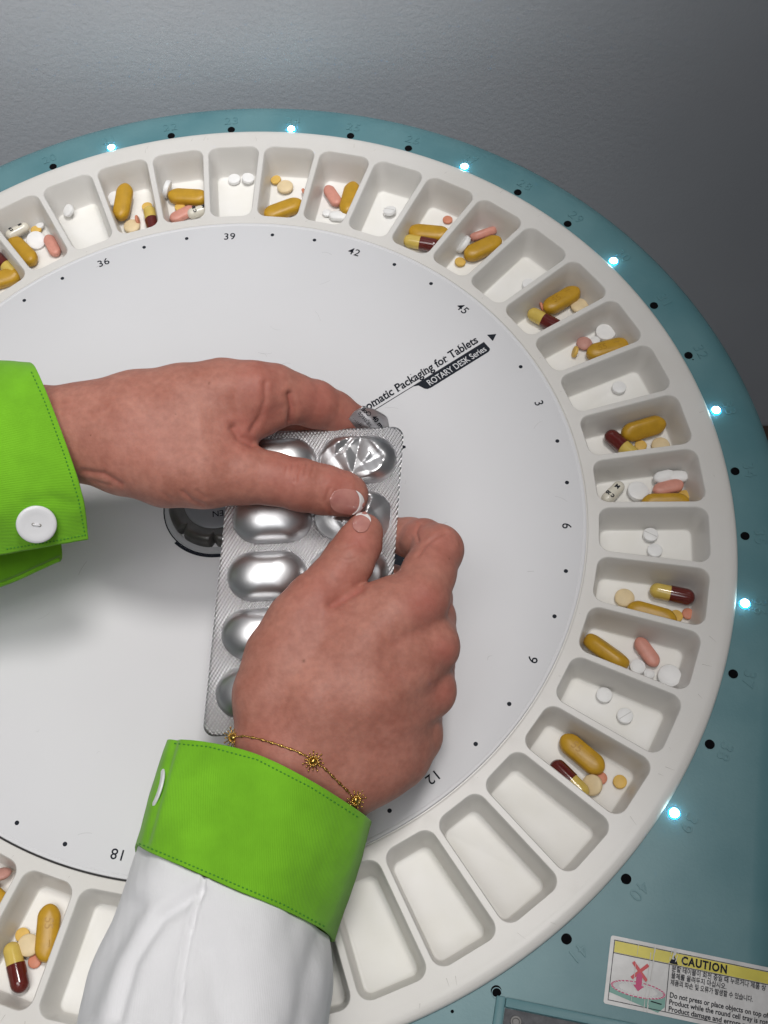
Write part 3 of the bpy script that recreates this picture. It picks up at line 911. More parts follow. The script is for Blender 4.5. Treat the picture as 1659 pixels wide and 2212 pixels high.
def seg_dist(P, line):
    d = np.full(len(P), 1e9)
    for i in range(len(line) - 1):
        a = np.array(line[i], float); b = np.array(line[i + 1], float); ab = b - a
        t = np.clip(((P - a) @ ab) / (ab @ ab), 0, 1)
        d = np.minimum(d, np.linalg.norm(P - (a + t[:, None] * ab), axis=1))
    return d
def smooth_noise(V, scale, seed):
    """cheap sum of sines, for gentle unevenness"""
    r = np.random.RandomState(seed); o = np.zeros(len(V))
    for i in range(7):
        k = r.normal(size=3) * scale; o += np.sin(V @ k + r.uniform(0, 6.28))
    return o / 7

M_skin = mat('skin', (.46, .235, .17), .52, spec=.28)
bsdf(M_skin).inputs['Subsurface Weight'].default_value = .22
bsdf(M_skin).inputs['Subsurface Radius'].default_value = (1.0, .35, .2)
bsdf(M_skin).inputs['Subsurface Scale'].default_value = .018
def skin_nodes(m):
    tc = N(m, 'ShaderNodeTexCoord')
    n1 = N(m, 'ShaderNodeTexNoise', Scale=14, Detail=5, Roughness=.6); n2 = N(m, 'ShaderNodeTexNoise', Scale=60, Detail=4)
    L(m, tc.outputs['Object'], n1.inputs['Vector']); L(m, tc.outputs['Object'], n2.inputs['Vector'])
    r1 = N(m, 'ShaderNodeValToRGB'); L(m, n1.outputs['Fac'], r1.inputs[0])
    r1.color_ramp.elements[0].position = .32; r1.color_ramp.elements[1].position = .68
    r1.color_ramp.elements[0].color = (.375, .152, .112, 1); r1.color_ramp.elements[1].color = (.455, .208, .158, 1)
    r2 = N(m, 'ShaderNodeValToRGB'); L(m, n2.outputs['Fac'], r2.inputs[0])
    r2.color_ramp.elements[0].position = .35; r2.color_ramp.elements[1].position = .65
    r2.color_ramp.elements[0].color = (.91, .88, .87, 1); r2.color_ramp.elements[1].color = (1.06, 1.05, 1.04, 1)
    mx = N(m, 'ShaderNodeMixRGB', blend_type='MULTIPLY'); mx.inputs[0].default_value = 1
    L(m, r1.outputs[0], mx.inputs[1]); L(m, r2.outputs[0], mx.inputs[2])
    at_ = N(m, 'ShaderNodeAttribute', attribute_name='redness')
    mx2 = N(m, 'ShaderNodeMixRGB', blend_type='MIX'); mx2.inputs[2].default_value = (.42, .118, .095, 1)
    L(m, at_.outputs['Fac'], mx2.inputs[0]); L(m, mx.outputs[0], mx2.inputs[1])
    at3 = N(m, 'ShaderNodeAttribute', attribute_name='mole')
    mx3 = N(m, 'ShaderNodeMixRGB', blend_type='MIX'); mx3.inputs[2].default_value = (.12, .04, .02, 1)
    L(m, at3.outputs['Fac'], mx3.inputs[0]); L(m, mx2.outputs[0], mx3.inputs[1])
    L(m, mx3.outputs[0], bsdf(m).inputs['Base Color'])
    vo = N(m, 'ShaderNodeTexVoronoi', Scale=150); L(m, tc.outputs['Object'], vo.inputs['Vector'])
    bb = N(m, 'ShaderNodeBump', Strength=.14, Distance=.0022); L(m, vo.outputs['Distance'], bb.inputs['Height'])
    n3 = N(m, 'ShaderNodeTexNoise', Scale=70, Detail=6, Roughness=.7); L(m, tc.outputs['Object'], n3.inputs['Vector'])
    b2 = N(m, 'ShaderNodeBump', Strength=.14, Distance=.003); L(m, n3.outputs['Fac'], b2.inputs['Height']); L(m, bb.outputs[0], b2.inputs['Normal'])
    L(m, b2.outputs[0], bsdf(m).inputs['Normal'])
skin_nodes(M_skin)

person = empty('person', tuple(at(560, 1700, 2.8)))
tag(person, 'person in white coat with lime green cuffs pushing a tablet from the blister card', 'person')
def adopt(o, parent):
    o.parent = parent; o.matrix_parent_inverse = parent.matrix_world.inverted() if parent.parent is None else Matrix.Identity(4)
    return o
bpy.context.view_layer.update()
PINV = Matrix.Translation(-person.location)

def make_hand(name, prims, creases, bumps, red, moles, label, seed):
    V, F = build_sdf_mesh(prims)
    V = relax(V, F, 4)
    NN = vnormals(V, F)
    px, dep = pix(V)
    view = (V - CC); view /= np.linalg.norm(view, axis=1)[:, None]
    facing = np.clip(-(NN * view).sum(1) * 2.5, 0, 1)
    off = smooth_noise(V, 30, seed) * .0011 + smooth_noise(V, 90, seed + 1) * .0003
    for line, wd, amt in creases:
        dmax = 1e9
        d = seg_dist(px, line[0]) if isinstance(line[0], list) else seg_dist(px, line)
        off -= amt * np.exp(-(d / wd) ** 2) * facing
        off += amt * .30 * np.exp(-((d - wd * 2.2) / (wd * 1.4)) ** 2) * facing
    for bx, by, rx, amt in bumps:
        off += amt * np.exp(-(((px[:, 0] - bx) ** 2 + (px[:, 1] - by) ** 2) / rx ** 2)) * facing
    V = V + NN * off[:, None]
    V = V - np.array(person.location)
    me = bpy.data.meshes.new(name)
    me.from_pydata(V.tolist(), [], F.tolist()); me.update()
    rd = np.zeros(len(V))
    for bx, by, rx, a in red:
        rd = np.maximum(rd, a * np.exp(-(((px[:, 0] - bx) ** 2 + (px[:, 1] - by) ** 2) / rx ** 2)) * np.clip(facing + .3, 0, 1))
    for line, wd, amt in creases:
        rd = np.maximum(rd, min(.5, amt * 90) * np.exp(-(seg_dist(px, line) / wd) ** 2) * facing)
    at_ = me.attributes.new('redness', 'FLOAT', 'POINT'); at_.data.foreach_set('value', rd.astype(np.float32))
    ml = np.zeros(len(V))
    for bx, by, rx in moles: ml = np.maximum(ml, .8 * np.exp(-(((px[:, 0] - bx) ** 2 + (px[:, 1] - by) ** 2) / rx ** 2)) * facing)
    a3 = me.attributes.new('mole', 'FLOAT', 'POINT'); a3.data.foreach_set('value', ml.astype(np.float32))
    o = link_mesh(name, me, M_skin, person, True)
    o['label'] = label
    bvh = BVHTree.FromPolygons([Vector(v) for v in V + np.array(person.location)], F.tolist())
    return o, bvh

# left hand, comes in from the left edge
LHp = []
LHp += pxprim([(-60, 945, 2.94, 104), (90, 938, 2.93, 100), (170, 936, 2.92, 97), (250, 935, 2.91, 104), (330, 935, 2.91, 112)], .03)
LHp += pxprim([(90, 940, 3.03, 92), (200, 940, 3.02, 88), (330, 915, 3.02, 90), (460, 885, 3.02, 74), (520, 875, 3.02, 62)], .05)
LHp += pxprim([(190, 925, 2.92, 95), (300, 897, 2.91, 92), (400, 876, 2.905, 86), (480, 856, 2.905, 76), (548, 850, 2.91, 69)], .03)      # index metacarpal
LHp += pxprim([(190, 962, 2.90, 76), (270, 985, 2.885, 80), (360, 1003, 2.87, 88), (440, 1014, 2.865, 80), (520, 1024, 2.868, 66)], .03)  # thumb metacarpal
LHp += pxprim([(300, 940, 2.90, 100), (440, 935, 2.90, 88), (500, 930, 2.905, 60)], .04)                                           # web
LHp += pxprim([(520, 1024, 2.868, 66), (590, 1034, 2.870, 56), (652, 1048, 2.876, 56), (700, 1058, 2.886, 53), (742, 1067, 2.898, 48), (752, 1070, 2.902, 44)], .012)   # thumb
LHp += pxprim([(548, 850, 2.91, 69), (590, 846, 2.93, 58), (632, 860, 2.955, 53), (680, 873, 2.995, 50), (722, 890, 3.035, 44), (768, 912, 3.070, 36)], .016)      # index finger
LHp += pxprim([(520, 905, 2.92, 52), (560, 892, 2.925, 50), (592, 882, 2.935, 46)], .018)
LHp += pxprim([(500, 880, 3.02, 60), (600, 925, 3.10, 46), (690, 975, 3.10, 42), (750, 1020, 3.075, 36)], .012)
LHp += pxprim([(470, 910, 3.06, 56), (570, 985, 3.15, 44), (650, 1030, 3.14, 40), (715, 1065, 3.105, 34)], .012)
LHp += pxprim([(440, 935, 3.09, 50), (540, 1015, 3.17, 38), (610, 1055, 3.16, 34), (660, 1090, 3.12, 30)], .012)
L_cre = [([(626, 852), (631, 880), (627, 912)], 7.0, .0080), ([(572, 828), (573, 862), (562, 900), (542, 930)], 6.0, .0034), ([(506, 850), (512, 890), (524, 915)], 8, .0018),
         ([(648, 1003), (640, 1022), (638, 1040)], 3.2, .0022), ([(664, 1004), (658, 1026)], 3.2, .0016), ([(634, 1006), (630, 1028)], 3.2, .0014),
         ([(678, 1008), (672, 1026)], 3.0, .0010), ([(620, 1010), (617, 1026)], 3, .0009),
         ([(505, 925), (518, 945), (545, 958)], 9, .0080), ([(395, 1062), (415, 1080), (440, 1090)], 4, .0022), ([(350, 1064), (372, 1080)], 4, .0012), ([(425, 1060), (442, 1074)], 4, .0012),
         ([(180, 1018), (225, 1024), (262, 1046)], 6, .0034), ([(195, 1038), (240, 1048)], 4, .0016),
         ([(712, 1056), (703, 1084), (716, 1108)], 4, .0020)]
L_bmp = [(556, 800, 40, .004), (652, 1050, 30, .0016), (400, 1010, 60, .002)]
L_red = [(690, 860, 60, .45), (560, 830, 70, .35), (620, 1030, 70, .35), (730, 1040, 50, .45), (530, 930, 50, .5), (300, 960, 60, .12), (575, 890, 40, .4), (740, 900, 50, .3)]
lh, lh_bvh = make_hand('hand', LHp, L_cre, L_bmp, L_red, [(452, 828, 2.2), (381, 895, 1.5), (196, 940, 1.6)],
                       'hand reaching in from the left edge, its thumb lying across the blister card', 3)
# right hand, comes up from below
RHp = []
RHp += pxprim([(455, 1960, 2.68, 70), (520, 1840, 2.72, 88), (592, 1720, 2.75, 98), (628, 1600, 2.765, 98)], .03)
RHp += pxprim([(540, 1985, 2.69, 70), (600, 1880, 2.74, 82), (676, 1748, 2.79, 84), (758, 1660, 2.79, 88)], .04)
RHp += pxprim([(615, 1640, 2.76, 98), (690, 1520, 2.76, 100), (790, 1400, 2.785, 92), (850, 1330, 2.80, 78), (905, 1292, 2.815, 66)], .035)
RHp += pxprim([(660, 1640, 2.77, 98), (790, 1500, 2.77, 94), (870, 1430, 2.80, 78), (928, 1396, 2.82, 63)], .035)
RHp += pxprim([(700, 1640, 2.78, 96), (820, 1550, 2.80, 88), (925, 1492, 2.85, 59)], .035)
RHp += pxprim([(740, 1650, 2.79, 94), (830, 1610, 2.825, 84), (893, 1585, 2.88, 62)], .035)
RHp += pxprim([(718, 1688, 2.79, 84), (800, 1650, 2.82, 82), (850, 1625, 2.85, 82)], .03)
RHp += pxprim([(590, 1590, 2.765, 84), (590, 1500, 2.775, 82), (612, 1420, 2.79, 78), (650, 1350, 2.80, 72), (684, 1300, 2.812, 66)], .03)    # thumb metacarpal
RHp += pxprim([(640, 1440, 2.79, 90), (760, 1360, 2.805, 72), (780, 1330, 2.81, 56)], .04)     # web
RHp += pxprim([(684, 1300, 2.812, 66), (718, 1258, 2.825, 56), (753, 1213, 2.84, 55), (775, 1175, 2.86, 49), (786, 1150, 2.875, 42)], .012)   # thumb
RHp += pxprim([(905, 1292, 2.815, 66), (925, 1240, 2.85, 58), (946, 1188, 2.90, 54), (915, 1168, 2.95, 46), (888, 1162, 3.005, 42), (820, 1150, 3.075, 36)], .014)
RHp += pxprim([(928, 1396, 2.82, 63), (935, 1335, 2.93, 48), (930, 1290, 3.0, 45), (850, 1260, 3.09, 38), (790, 1250, 3.09, 34)], .014)
RHp += pxprim([(925, 1492, 2.85, 59), (935, 1430, 2.95, 46), (905, 1380, 3.05, 42), (820, 1360, 3.08, 36)], .014)
RHp += pxprim([(893, 1585, 2.88, 62), (915, 1520, 2.97, 42), (880, 1470, 3.04, 38), (800, 1450, 3.06, 34)], .014)
R_cre = [([(716, 1308), (745, 1292), (778, 1272)], 9, .0060), ([(904, 1200), (920, 1175), (945, 1158), (962, 1150)], 4, .0035), ([(905, 1135), (898, 1150), (904, 1168)], 3, .0030),
         ([(728, 1180), (745, 1184), (768, 1176)], 2.5, .0014), ([(735, 1205), (752, 1210), (770, 1204)], 2.4, .0010), ([(768, 1146), (780, 1152), (794, 1146)], 3, .0012),
         ([(985, 1150), (996, 1180)], 3, .0012), ([(955, 1444), (900, 1450), (850, 1465)], 18, .0015), ([(960, 1348), (900, 1366), (850, 1392)], 18, .0014),
         ([(955, 1537), (900, 1545)], 14, .0012), ([(540, 1640), (600, 1655), (700, 1700)], 4, .0008)]
R_bmp = [(925, 1296, 40, .0026), (962, 1402, 34, .0022), (958, 1496, 32, .002), (700, 1290, 30, .002), (930, 1590, 30, .002), (985, 1165, 22, .002)]
R_red = [(918, 1302, 48, .5), (960, 1404, 34, .45), (960, 1490, 40, .35), (775, 1165, 34, .55), (700, 1280, 70, .25), (960, 1180, 50, .35), (560, 1650, 90, .30), (850, 1600, 60, .15), (745, 1240, 40, .3), (900, 1145, 30, .3)]
rh, rh_bvh = make_hand('hand', RHp, R_cre, R_bmp, R_red, [(656, 1428, 3.4), (970, 1207, 1.6), (742, 1650, 1.5)],
                       'hand coming up from below, thumb pressing the blister card, gold bracelet at its wrist', 8)

def hit(bvh, px, py):
    o = Vector(CC); d = (at(px, py, 1.0) - o).normalized()
    r = bvh.ray_cast(o, d)
    return r[0], r[1]
# finger nails
M_nail = mat('nail', (.47, .20, .165), .18, spec=.6, Coat_Weight=.6, Coat_Roughness=.08)
mottle(M_nail, (.43, .175, .15), (.51, .24, .20), 24, 3)
M_tip = mat('nail_tip', (.80, .77, .76), .2, spec=.6, Coat_Weight=.6)
def make_nail(hand, bvh, c, ax, hl, hw, tipw, lift0, tipr, name='nail', clearr=0):
    """superelliptic plate following the finger; ax = direction of the finger in the frame"""
    ax = np.array(ax, float); ax /= np.linalg.norm(ax); nx = np.array([-ax[1], ax[0]])
    nu, nv = 17, 19; pts = []; ok = []
    g = np.zeros((nu, nv, 3))
    for i in range(nu):
        s = -1 + 2 * i / (nu - 1)
        # shape: nearly parallel sides, round ends
        ww = (1 - abs(s) ** 3.2) ** .5 if abs(s) < 1 else 0
        if s < 0: ww = (1 - abs(s) ** 2.6) ** .5
        ww = max(ww, .02)
        for j in range(nv):
            t = -1 + 2 * j / (nv - 1)
            # bulge of the free edge
            q = np.array(c) + ax * hl * s + nx * hw * ww * t
            p, nrm = hit(bvh, q[0], q[1])
            if p is None: p = at(q[0], q[1], 2.9); nrm = (Vector(CC) - p).normalized()
            up = lift0 + .0030 * max(0, s) ** 2 + .0012 * (1 - t * t)
            g[i, j] = p + nrm * up
    # smooth the grid so that the plate is even
    for _ in range(10):
        g[1:-1, 1:-1] = (g[:-2, 1:-1] + g[2:, 1:-1] + g[1:-1, :-2] + g[1:-1, 2:]) / 4 * .7 + g[1:-1, 1:-1] * .3
    def grid(sel, m, nm, off):
        V = []; F = []; n0 = len(sel)
        nrmv = (Vector(CC) - Vector(g[nu // 2, nv // 2])).normalized()
        for i in sel:
            for j in range(nv): V.append(Vector(g[i, j]) + nrmv * off - Vector(person.location))
        for a in range(n0 - 1):
            for j in range(nv - 1): F.append((a * nv + j, (a + 1) * nv + j, (a + 1) * nv + j + 1, a * nv + j + 1))
        o = mesh_obj(nm, V, F, m, hand, True)
        sm = o.modifiers.new('thickness', 'SOLIDIFY'); sm.thickness = .0018; sm.offset = -1
        ss = o.modifiers.new('smooth', 'SUBSURF'); ss.levels = 1; ss.render_levels = 1
        return o
    nl_ = grid(list(range(nu)), M_nail, 'fingernail', 0)
    # white free edge: a crescent set on the end of the plate
    V = []; F = []; K = 21
    nrmv = (Vector(CC) - Vector(g[nu // 2, nv // 2])).normalized()
    for k in range(K):
        th = -1.25 + 2.5 * k / (K - 1)
        s1, t1 = math.cos(th), math.sin(th)
        wdt = tipw * max(.04, math.cos(th / 1.25 * math.pi / 2) ** .6)
        for rr in (1.05, 1.05 - wdt * .5, 1.05 - wdt):
            q = np.array(c) + ax * hl * (rr * max(s1, 0) ** .75 if s1 > 0 else 0) + nx * hw * t1 * min(rr, 1.0)
            p, nrm = hit(bvh, q[0], q[1])
            if p is None or (len(V) >= 3 and (p - (V[-3] + Vector(person.location))).length > .02):
                pd = V[-3] + Vector(person.location) if len(V) >= 3 else at(q[0], q[1], 2.9)
                dd_ = (pd - Vector(CC)).length
                p = Vector(CC) + (at(q[0], q[1], 1.0) - Vector(CC)).normalized() * dd_; nrm = nrmv; V.append(p - Vector(person.location)); continue
            V.append(p + nrmv * (lift0 + .0040) - Vector(person.location))
    for k in range(K - 1):
        for r in range(2): F.append((k * 3 + r, (k + 1) * 3 + r, (k + 1) * 3 + r + 1, k * 3 + r + 1))
    o = mesh_obj('nail_tip', V, F, M_tip, hand, True); sm = o.modifiers.new('thickness', 'SOLIDIFY'); sm.thickness = .0024; sm.offset = -1
    ss = o.modifiers.new('smooth', 'SUBSURF'); ss.levels = 1; ss.render_levels = 1
make_nail(lh, lh_bvh, (748, 1083), (1, .13), 37, 27, .30, .0012, 0)
make_nail(rh, rh_bvh, (781, 1130), (.42, -1), 22, 18, .34, .0012, 0)

# ------------------------------------------------------------------ coat cuffs and sleeves
def fabric(name, c, var, scale, bs, rot=0):
    m = mat(name, c, .85, spec=.15, Sheen_Weight=.15)
    tc, nz, rp = mottle(m, tuple(x * (1 - var) for x in c), tuple(min(1, x * (1 + var)) for x in c), 12, 8)
    uv = N(m, 'ShaderNodeUVMap', uv_map='uv')
    mp_ = N(m, 'ShaderNodeMapping'); mp_.inputs['Rotation'].default_value = (0, 0, R_(rot)); L(m, uv.outputs[0], mp_.inputs['Vector'])
    wv = N(m, 'ShaderNodeTexWave', Scale=scale, Distortion=.6, Detail=1); L(m, mp_.outputs[0], wv.inputs['Vector'])
    b0 = N(m, 'ShaderNodeBump', Strength=bs, Distance=.0015); L(m, wv.outputs['Fac'], b0.inputs['Height'])
    n2 = N(m, 'ShaderNodeTexNoise', Scale=30, Detail=4); L(m, tc.outputs['Object'], n2.inputs['Vector'])
    b2 = N(m, 'ShaderNodeBump', Strength=.35, Distance=.004); L(m, n2.outputs['Fac'], b2.inputs['Height']); L(m, b0.outputs[0], b2.inputs['Normal'])
    L(m, b2.outputs[0], bsdf(m).inputs['Normal'])
    return m
M_green = fabric('lime_twill', (.165, .440, .018), .09, 75, .34, 12)
M_seam = mat('lime_thread', (.05, .24, .02), .8)
M_white = fabric('white_cotton', (.72, .72, .735), .02, 60, .10, 8)
def cr_spline(P, n, closed):
    """Catmull-Rom resampling of a list of points"""
    P = [Vector(p) for p in P]; m = len(P); out = []
    segs = m if closed else m - 1
    for k in range(n if closed else n + 1):
        u = k / n * segs; i = min(int(u), segs - 1); t = u - i
        g = lambda j: P[j % m] if closed else P[max(0, min(m - 1, j))]
        a, b, c, d = g(i - 1), g(i), g(i + 1), g(i + 2)
        out.append(.5 * ((2 * b) + (c - a) * t + (2 * a - 5 * b + 4 * c - d) * t * t + (3 * b - a - 3 * c + d) * t ** 3))
    return out
def cloth(name, loops, closed, nu, nv, m, parent, folds=(), thick=.006, seed=1, wob=.003, label=None):
    """loft through loops of (px,py,depth); folds: (polyline px, width, amount)"""
    rows = [cr_spline([at(*p) for p in lp], nu, closed) for lp in loops]
    n = len(rows[0])
    cols = [cr_spline([r[j] for r in rows], nv, False) for j in range(n)]
    nr = len(cols[0])
    V = np.array([[tuple(cols[j][i]) for j in range(n)] for i in range(nr)]).reshape(-1, 3)
    F = []
    for i in range(nr - 1):
        for j in range(n if closed else n - 1):
            k = (j + 1) % n; F.append((i * n + j, i * n + k, (i + 1) * n + k, (i + 1) * n + j))
    F = np.array(F)
    NN = vnormals(V, F)
    px, dep = pix(V); view = V - CC; view /= np.linalg.norm(view, axis=1)[:, None]
    s_ = -(NN * view).sum(1)
    cen = V.mean(0)
    if ((V - cen) * NN).sum() < 0: F = F[:, ::-1]; NN = -NN; s_ = -s_
    facing = np.clip(s_ * 3, 0, 1)
    off = smooth_noise(V, 22, seed) * wob + smooth_noise(V, 60, seed + 5) * wob * .35
    for line, wd, amt in folds:
        d = seg_dist(px, line); off -= amt * np.exp(-(d / wd) ** 2) * facing
        off += amt * .35 * np.exp(-((d - wd * 2.1) / (wd * 1.3)) ** 2) * facing
    V = V + NN * off[:, None]
    bvh = BVHTree.FromPolygons([Vector(v) for v in V], F.tolist())
    o = mesh_obj(name, V - np.array(person.location), F.tolist(), m, parent, True)
    uvl = o.data.uv_layers.new(name='uv')
    VI = np.zeros(len(o.data.loops), int); o.data.loops.foreach_get('vertex_index', VI)
    j_ = VI % n; i_ = VI // n
    # arc-length like coordinates
    first = V.reshape(nr, n, 3)
    ul = np.concatenate([[0], np.cumsum(np.linalg.norm(np.diff(first[nr // 2], axis=0), axis=1))])
    vl = np.concatenate([[0], np.cumsum(np.linalg.norm(np.diff(first[:, n // 3], axis=0), axis=1))])
    uvl.data.foreach_set('uv', np.stack([ul[j_], vl[i_]], 1).ravel().astype(np.float32))
    so = o.modifiers.new('thickness', 'SOLIDIFY'); so.thickness = thick; so.offset = -1
    if label: o['label'] = label
    return o, bvh
def stitches(bvh, line, parent, n, ln=5.0, r=.0018):
    """a row of thread stitches laid on the cloth along a pixel polyline"""
    P = [Vector((*p, 0)) for p in line]
    Ls = [0]
    for i in range(len(P) - 1): Ls.append(Ls[-1] + (P[i + 1] - P[i]).length)
    def pt(s):
        for i in range(len(P) - 1):
            if s <= Ls[i + 1] or i == len(P) - 2:
                return P[i].lerp(P[i + 1], (s - Ls[i]) / (Ls[i + 1] - Ls[i]))
    bm = bmesh.new(); tot = Ls[-1]
    for k in range(n):
        s0 = tot * k / n; s1 = s0 + tot / n * .62
        a, b = pt(s0), pt(s1)
        pa, na = hit(bvh, a.x, a.y); pb, nb = hit(bvh, b.x, b.y)
        if pa is None or pb is None or (pa - pb).length > .05: continue
        pa = pa + na * .0006; pb = pb + nb * .0006; mid = (pa + pb) / 2; d = (pb - pa)
        if d.length < 1e-5: continue
        mat_ = Matrix.Translation(mid - Vector(person.location)) @ d.to_track_quat('Z', 'Y').to_matrix().to_4x4() @ Matrix.Diagonal((1, 1, d.length / 2 / r, 1))
        bmesh.ops.create_icosphere(bm, subdivisions=1, radius=r, matrix=mat_)
    return bm_obj('stitching', bm, M_seam, parent, True)
# sleeve of the raised right arm
rs0 = [(300, 1828, 2.67), (335, 1846, 2.56), (410, 1880, 2.52), (505, 1922, 2.50), (610, 1965, 2.53), (700, 2014, 2.66), (690, 2030, 2.80), (500, 1960, 2.86), (330, 1880, 2.80)]
rs1 = [(244, 1980, 2.63), (290, 2000, 2.50), (390, 2030, 2.45), (500, 2060, 2.43), (610, 2090, 2.46), (706, 2110, 2.60), (690, 2130, 2.75), (480, 2080, 2.82), (290, 2020, 2.76)]
rs2 = [(188, 2110, 2.59), (240, 2130, 2.44), (360, 2160, 2.38), (490, 2190, 2.36), (610, 2210, 2.40), (694, 2225, 2.55), (680, 2250, 2.70), (460, 2210, 2.76), (240, 2150, 2.70)]
rs3 = [(150, 2300, 2.52), (200, 2320, 2.36), (320, 2350, 2.28), (460, 2370, 2.26), (600, 2390, 2.30), (690, 2400, 2.48), (670, 2420, 2.62), (440, 2390, 2.68), (200, 2340, 2.62)]
rs4 = [(60, 2700, 2.36), (110, 2720, 2.20), (250, 2750, 2.10), (400, 2770, 2.08), (560, 2790, 2.12), (680, 2800, 2.30), (660, 2820, 2.46), (400, 2790, 2.52), (120, 2740, 2.46)]
R_folds = [([(442, 1893), (428, 1950), (410, 2030), (396, 2110), (388, 2230)], 4.5, .0095),
           ([(255, 2200), (290, 2080), (350, 1985), (436, 1925)], 13, .0100), ([(190, 2180), (225, 2080), (290, 1960)], 26, .009),
           ([(640, 2230), (660, 2120), (690, 2030)], 20, .0065), ([(500, 2260), (470, 2160), (455, 2060)], 30, .0095)]
rsl, rsl_b = cloth('sleeve', [rs0, rs1, rs2, rs3, rs4], True, 150, 90, M_white, person, R_folds, .008, 4, .006, 'white coat sleeve at the bottom edge')
rc0 = [(362, 1604, 2.74), (385, 1598, 2.66), (450, 1603, 2.62), (560, 1631, 2.60), (680, 1691, 2.60), (789, 1762, 2.70), (778, 1778, 2.86), (600, 1730, 2.95), (430, 1650, 2.90)]
rc1 = [(330, 1702, 2.70), (350, 1710, 2.61), (430, 1738, 2.56), (535, 1770, 2.545), (645, 1820, 2.56), (757, 1886, 2.675), (740, 1905, 2.84), (560, 1840, 2.91), (390, 1760, 2.85)]
rc2 = [(291, 1826, 2.66), (325, 1842, 2.55), (400, 1874, 2.51), (505, 1920, 2.49), (610, 1964, 2.52), (710, 2016, 2.65), (700, 2032, 2.81), (500, 1962, 2.87), (325, 1882, 2.81)]
rcu, rcu_b = cloth('cuff', [rc0, rc1, rc2], True, 130, 46, M_green, person, [([(380, 1600), (352, 1700), (318, 1820)], 6, .004)], .011, 9, .0036, 'lime green cuff of the raised arm, button seen from its side')
stitches(rcu_b, [(376, 1606), (450, 1613), (555, 1641), (672, 1701), (776, 1767)], rcu, 46)
stitches(rcu_b, [(300, 1822), (400, 1864), (505, 1909), (610, 1953), (704, 2003)], rcu, 46)
# sleeve of the arm from the left
lc0 = [(191, 1166, 2.86), (180, 1080, 2.80), (150, 980, 2.775), (106, 862, 2.80), (72, 788, 2.87), (58, 800, 2.97), (84, 900, 3.06), (112, 1050, 3.09), (134, 1186, 3.07), (131, 1213, 3.04)]
lc1 = [(20, 1196, 2.84), (10, 1100, 2.77), (-5, 980, 2.75), (-20, 865, 2.775), (-30, 780, 2.85), (-35, 800, 2.96), (-20, 900, 3.05), (-10, 1050, 3.08), (0, 1235, 3.06), (0, 1268, 3.03)]
lc2 = [(-170, 1232, 2.81), (-170, 1110, 2.73), (-170, 980, 2.71), (-170, 860, 2.74), (-170, 774, 2.82), (-170, 800, 2.95), (-170, 900, 3.04), (-170, 1050, 3.07), (-170, 1290, 3.05), (-170, 1330, 3.02)]
lcu, lcu_b = cloth('cuff', [lc0, lc1, lc2], False, 110, 60, M_green, person, [([(60, 1090), (110, 1075), (160, 1090)], 10, .003), ([(20, 800), (60, 900), (80, 1000)], 22, .003)], .011, 6, .0036, 'lime green cuff at the left edge with a white button')
stitches(lcu_b, [(184, 1158), (170, 1080), (138, 980), (96, 866), (66, 800)], lcu, 44)
stitches(lcu_b, [(180, 1156), (100, 1172), (10, 1186)], lcu, 22)
ls0 = [tuple(p) for p in lc2]
ls1 = [(p[0] - 300, p[1] + (p[1] - 990) * .15, p[2] - .1) for p in lc2]
ls2 = [(p[0] - 700, p[1] + (p[1] - 990) * .3, p[2] - .2) for p in lc2]
cloth('sleeve', [ls0, ls1, ls2], True, 80, 30, M_white, person, [], .008, 12, .004, 'white coat sleeve beyond the left edge')
# buttons
M_btn = mat('button_white', (.74, .74, .76), .28, spec=.5)
M_btnhole = mat('button_hole', (.30, .29, .27), .7)
V, F = ring_loft(lathe([(.0001, .0042), (.022, .0042), (.030, .0050), (.040, .0062), (.047, .0050), (.0495, .0025), (.048, 0), (.0001, 0)], 48))
btn_me = bpy.data.meshes.new('button'); btn_me.from_pydata(V, [], F); btn_me.materials.append(M_btn); btn_me.shade_smooth()
def button(bvh, px, py, parent, nrm=None, rot=0, pos=None):
    p, n_ = hit(bvh, px, py)
    if pos is not None: p = pos
    if nrm is not None: n_ = nrm
    o = bpy.data.objects.new('button', btn_me); COL.objects.link(o); o.parent = parent
    o.matrix_basis = Matrix.Translation(p + n_ * .001 - Vector(person.location)) @ n_.to_track_quat('Z', 'Y').to_matrix().to_4x4() @ Matrix.Rotation(R_(rot), 4, 'Z') @ Matrix.Diagonal((.93, .93, .93, 1))
    bm = bmesh.new()
    for dy in (-.008, .008):
        bmesh.ops.create_circle(bm, cap_ends=True, segments=16, radius=.0042, matrix=Matrix.Translation((0, dy, .0052)))
    h = bm_obj('button_holes', bm, M_btnhole, o, False)
    bm = bmesh.new(); rbox(bm, (-.0022, -.009, .0050), (.0022, .009, .0078), .001)
    t = bm_obj('thread', bm, M_btn, o, True)
    return o
p_, n_ = hit(lcu_b, 79, 1128)
toC = (Vector(CC) - p_).normalized()
nb_ = (n_ * .62 + toC * .5).normalized()
button(lcu_b, 79, 1128, lcu, nb_, 60, pos=p_ + nb_ * .014)
pL = at(345, 1703, 2.66)
side = (at(250, 1670, 2.66) - at(345, 1703, 2.66)).normalized()
button(rcu_b, 360, 1710, rcu, (side * .92 + toC * .30).normalized(), 20, pos=at(341, 1704, 2.645))

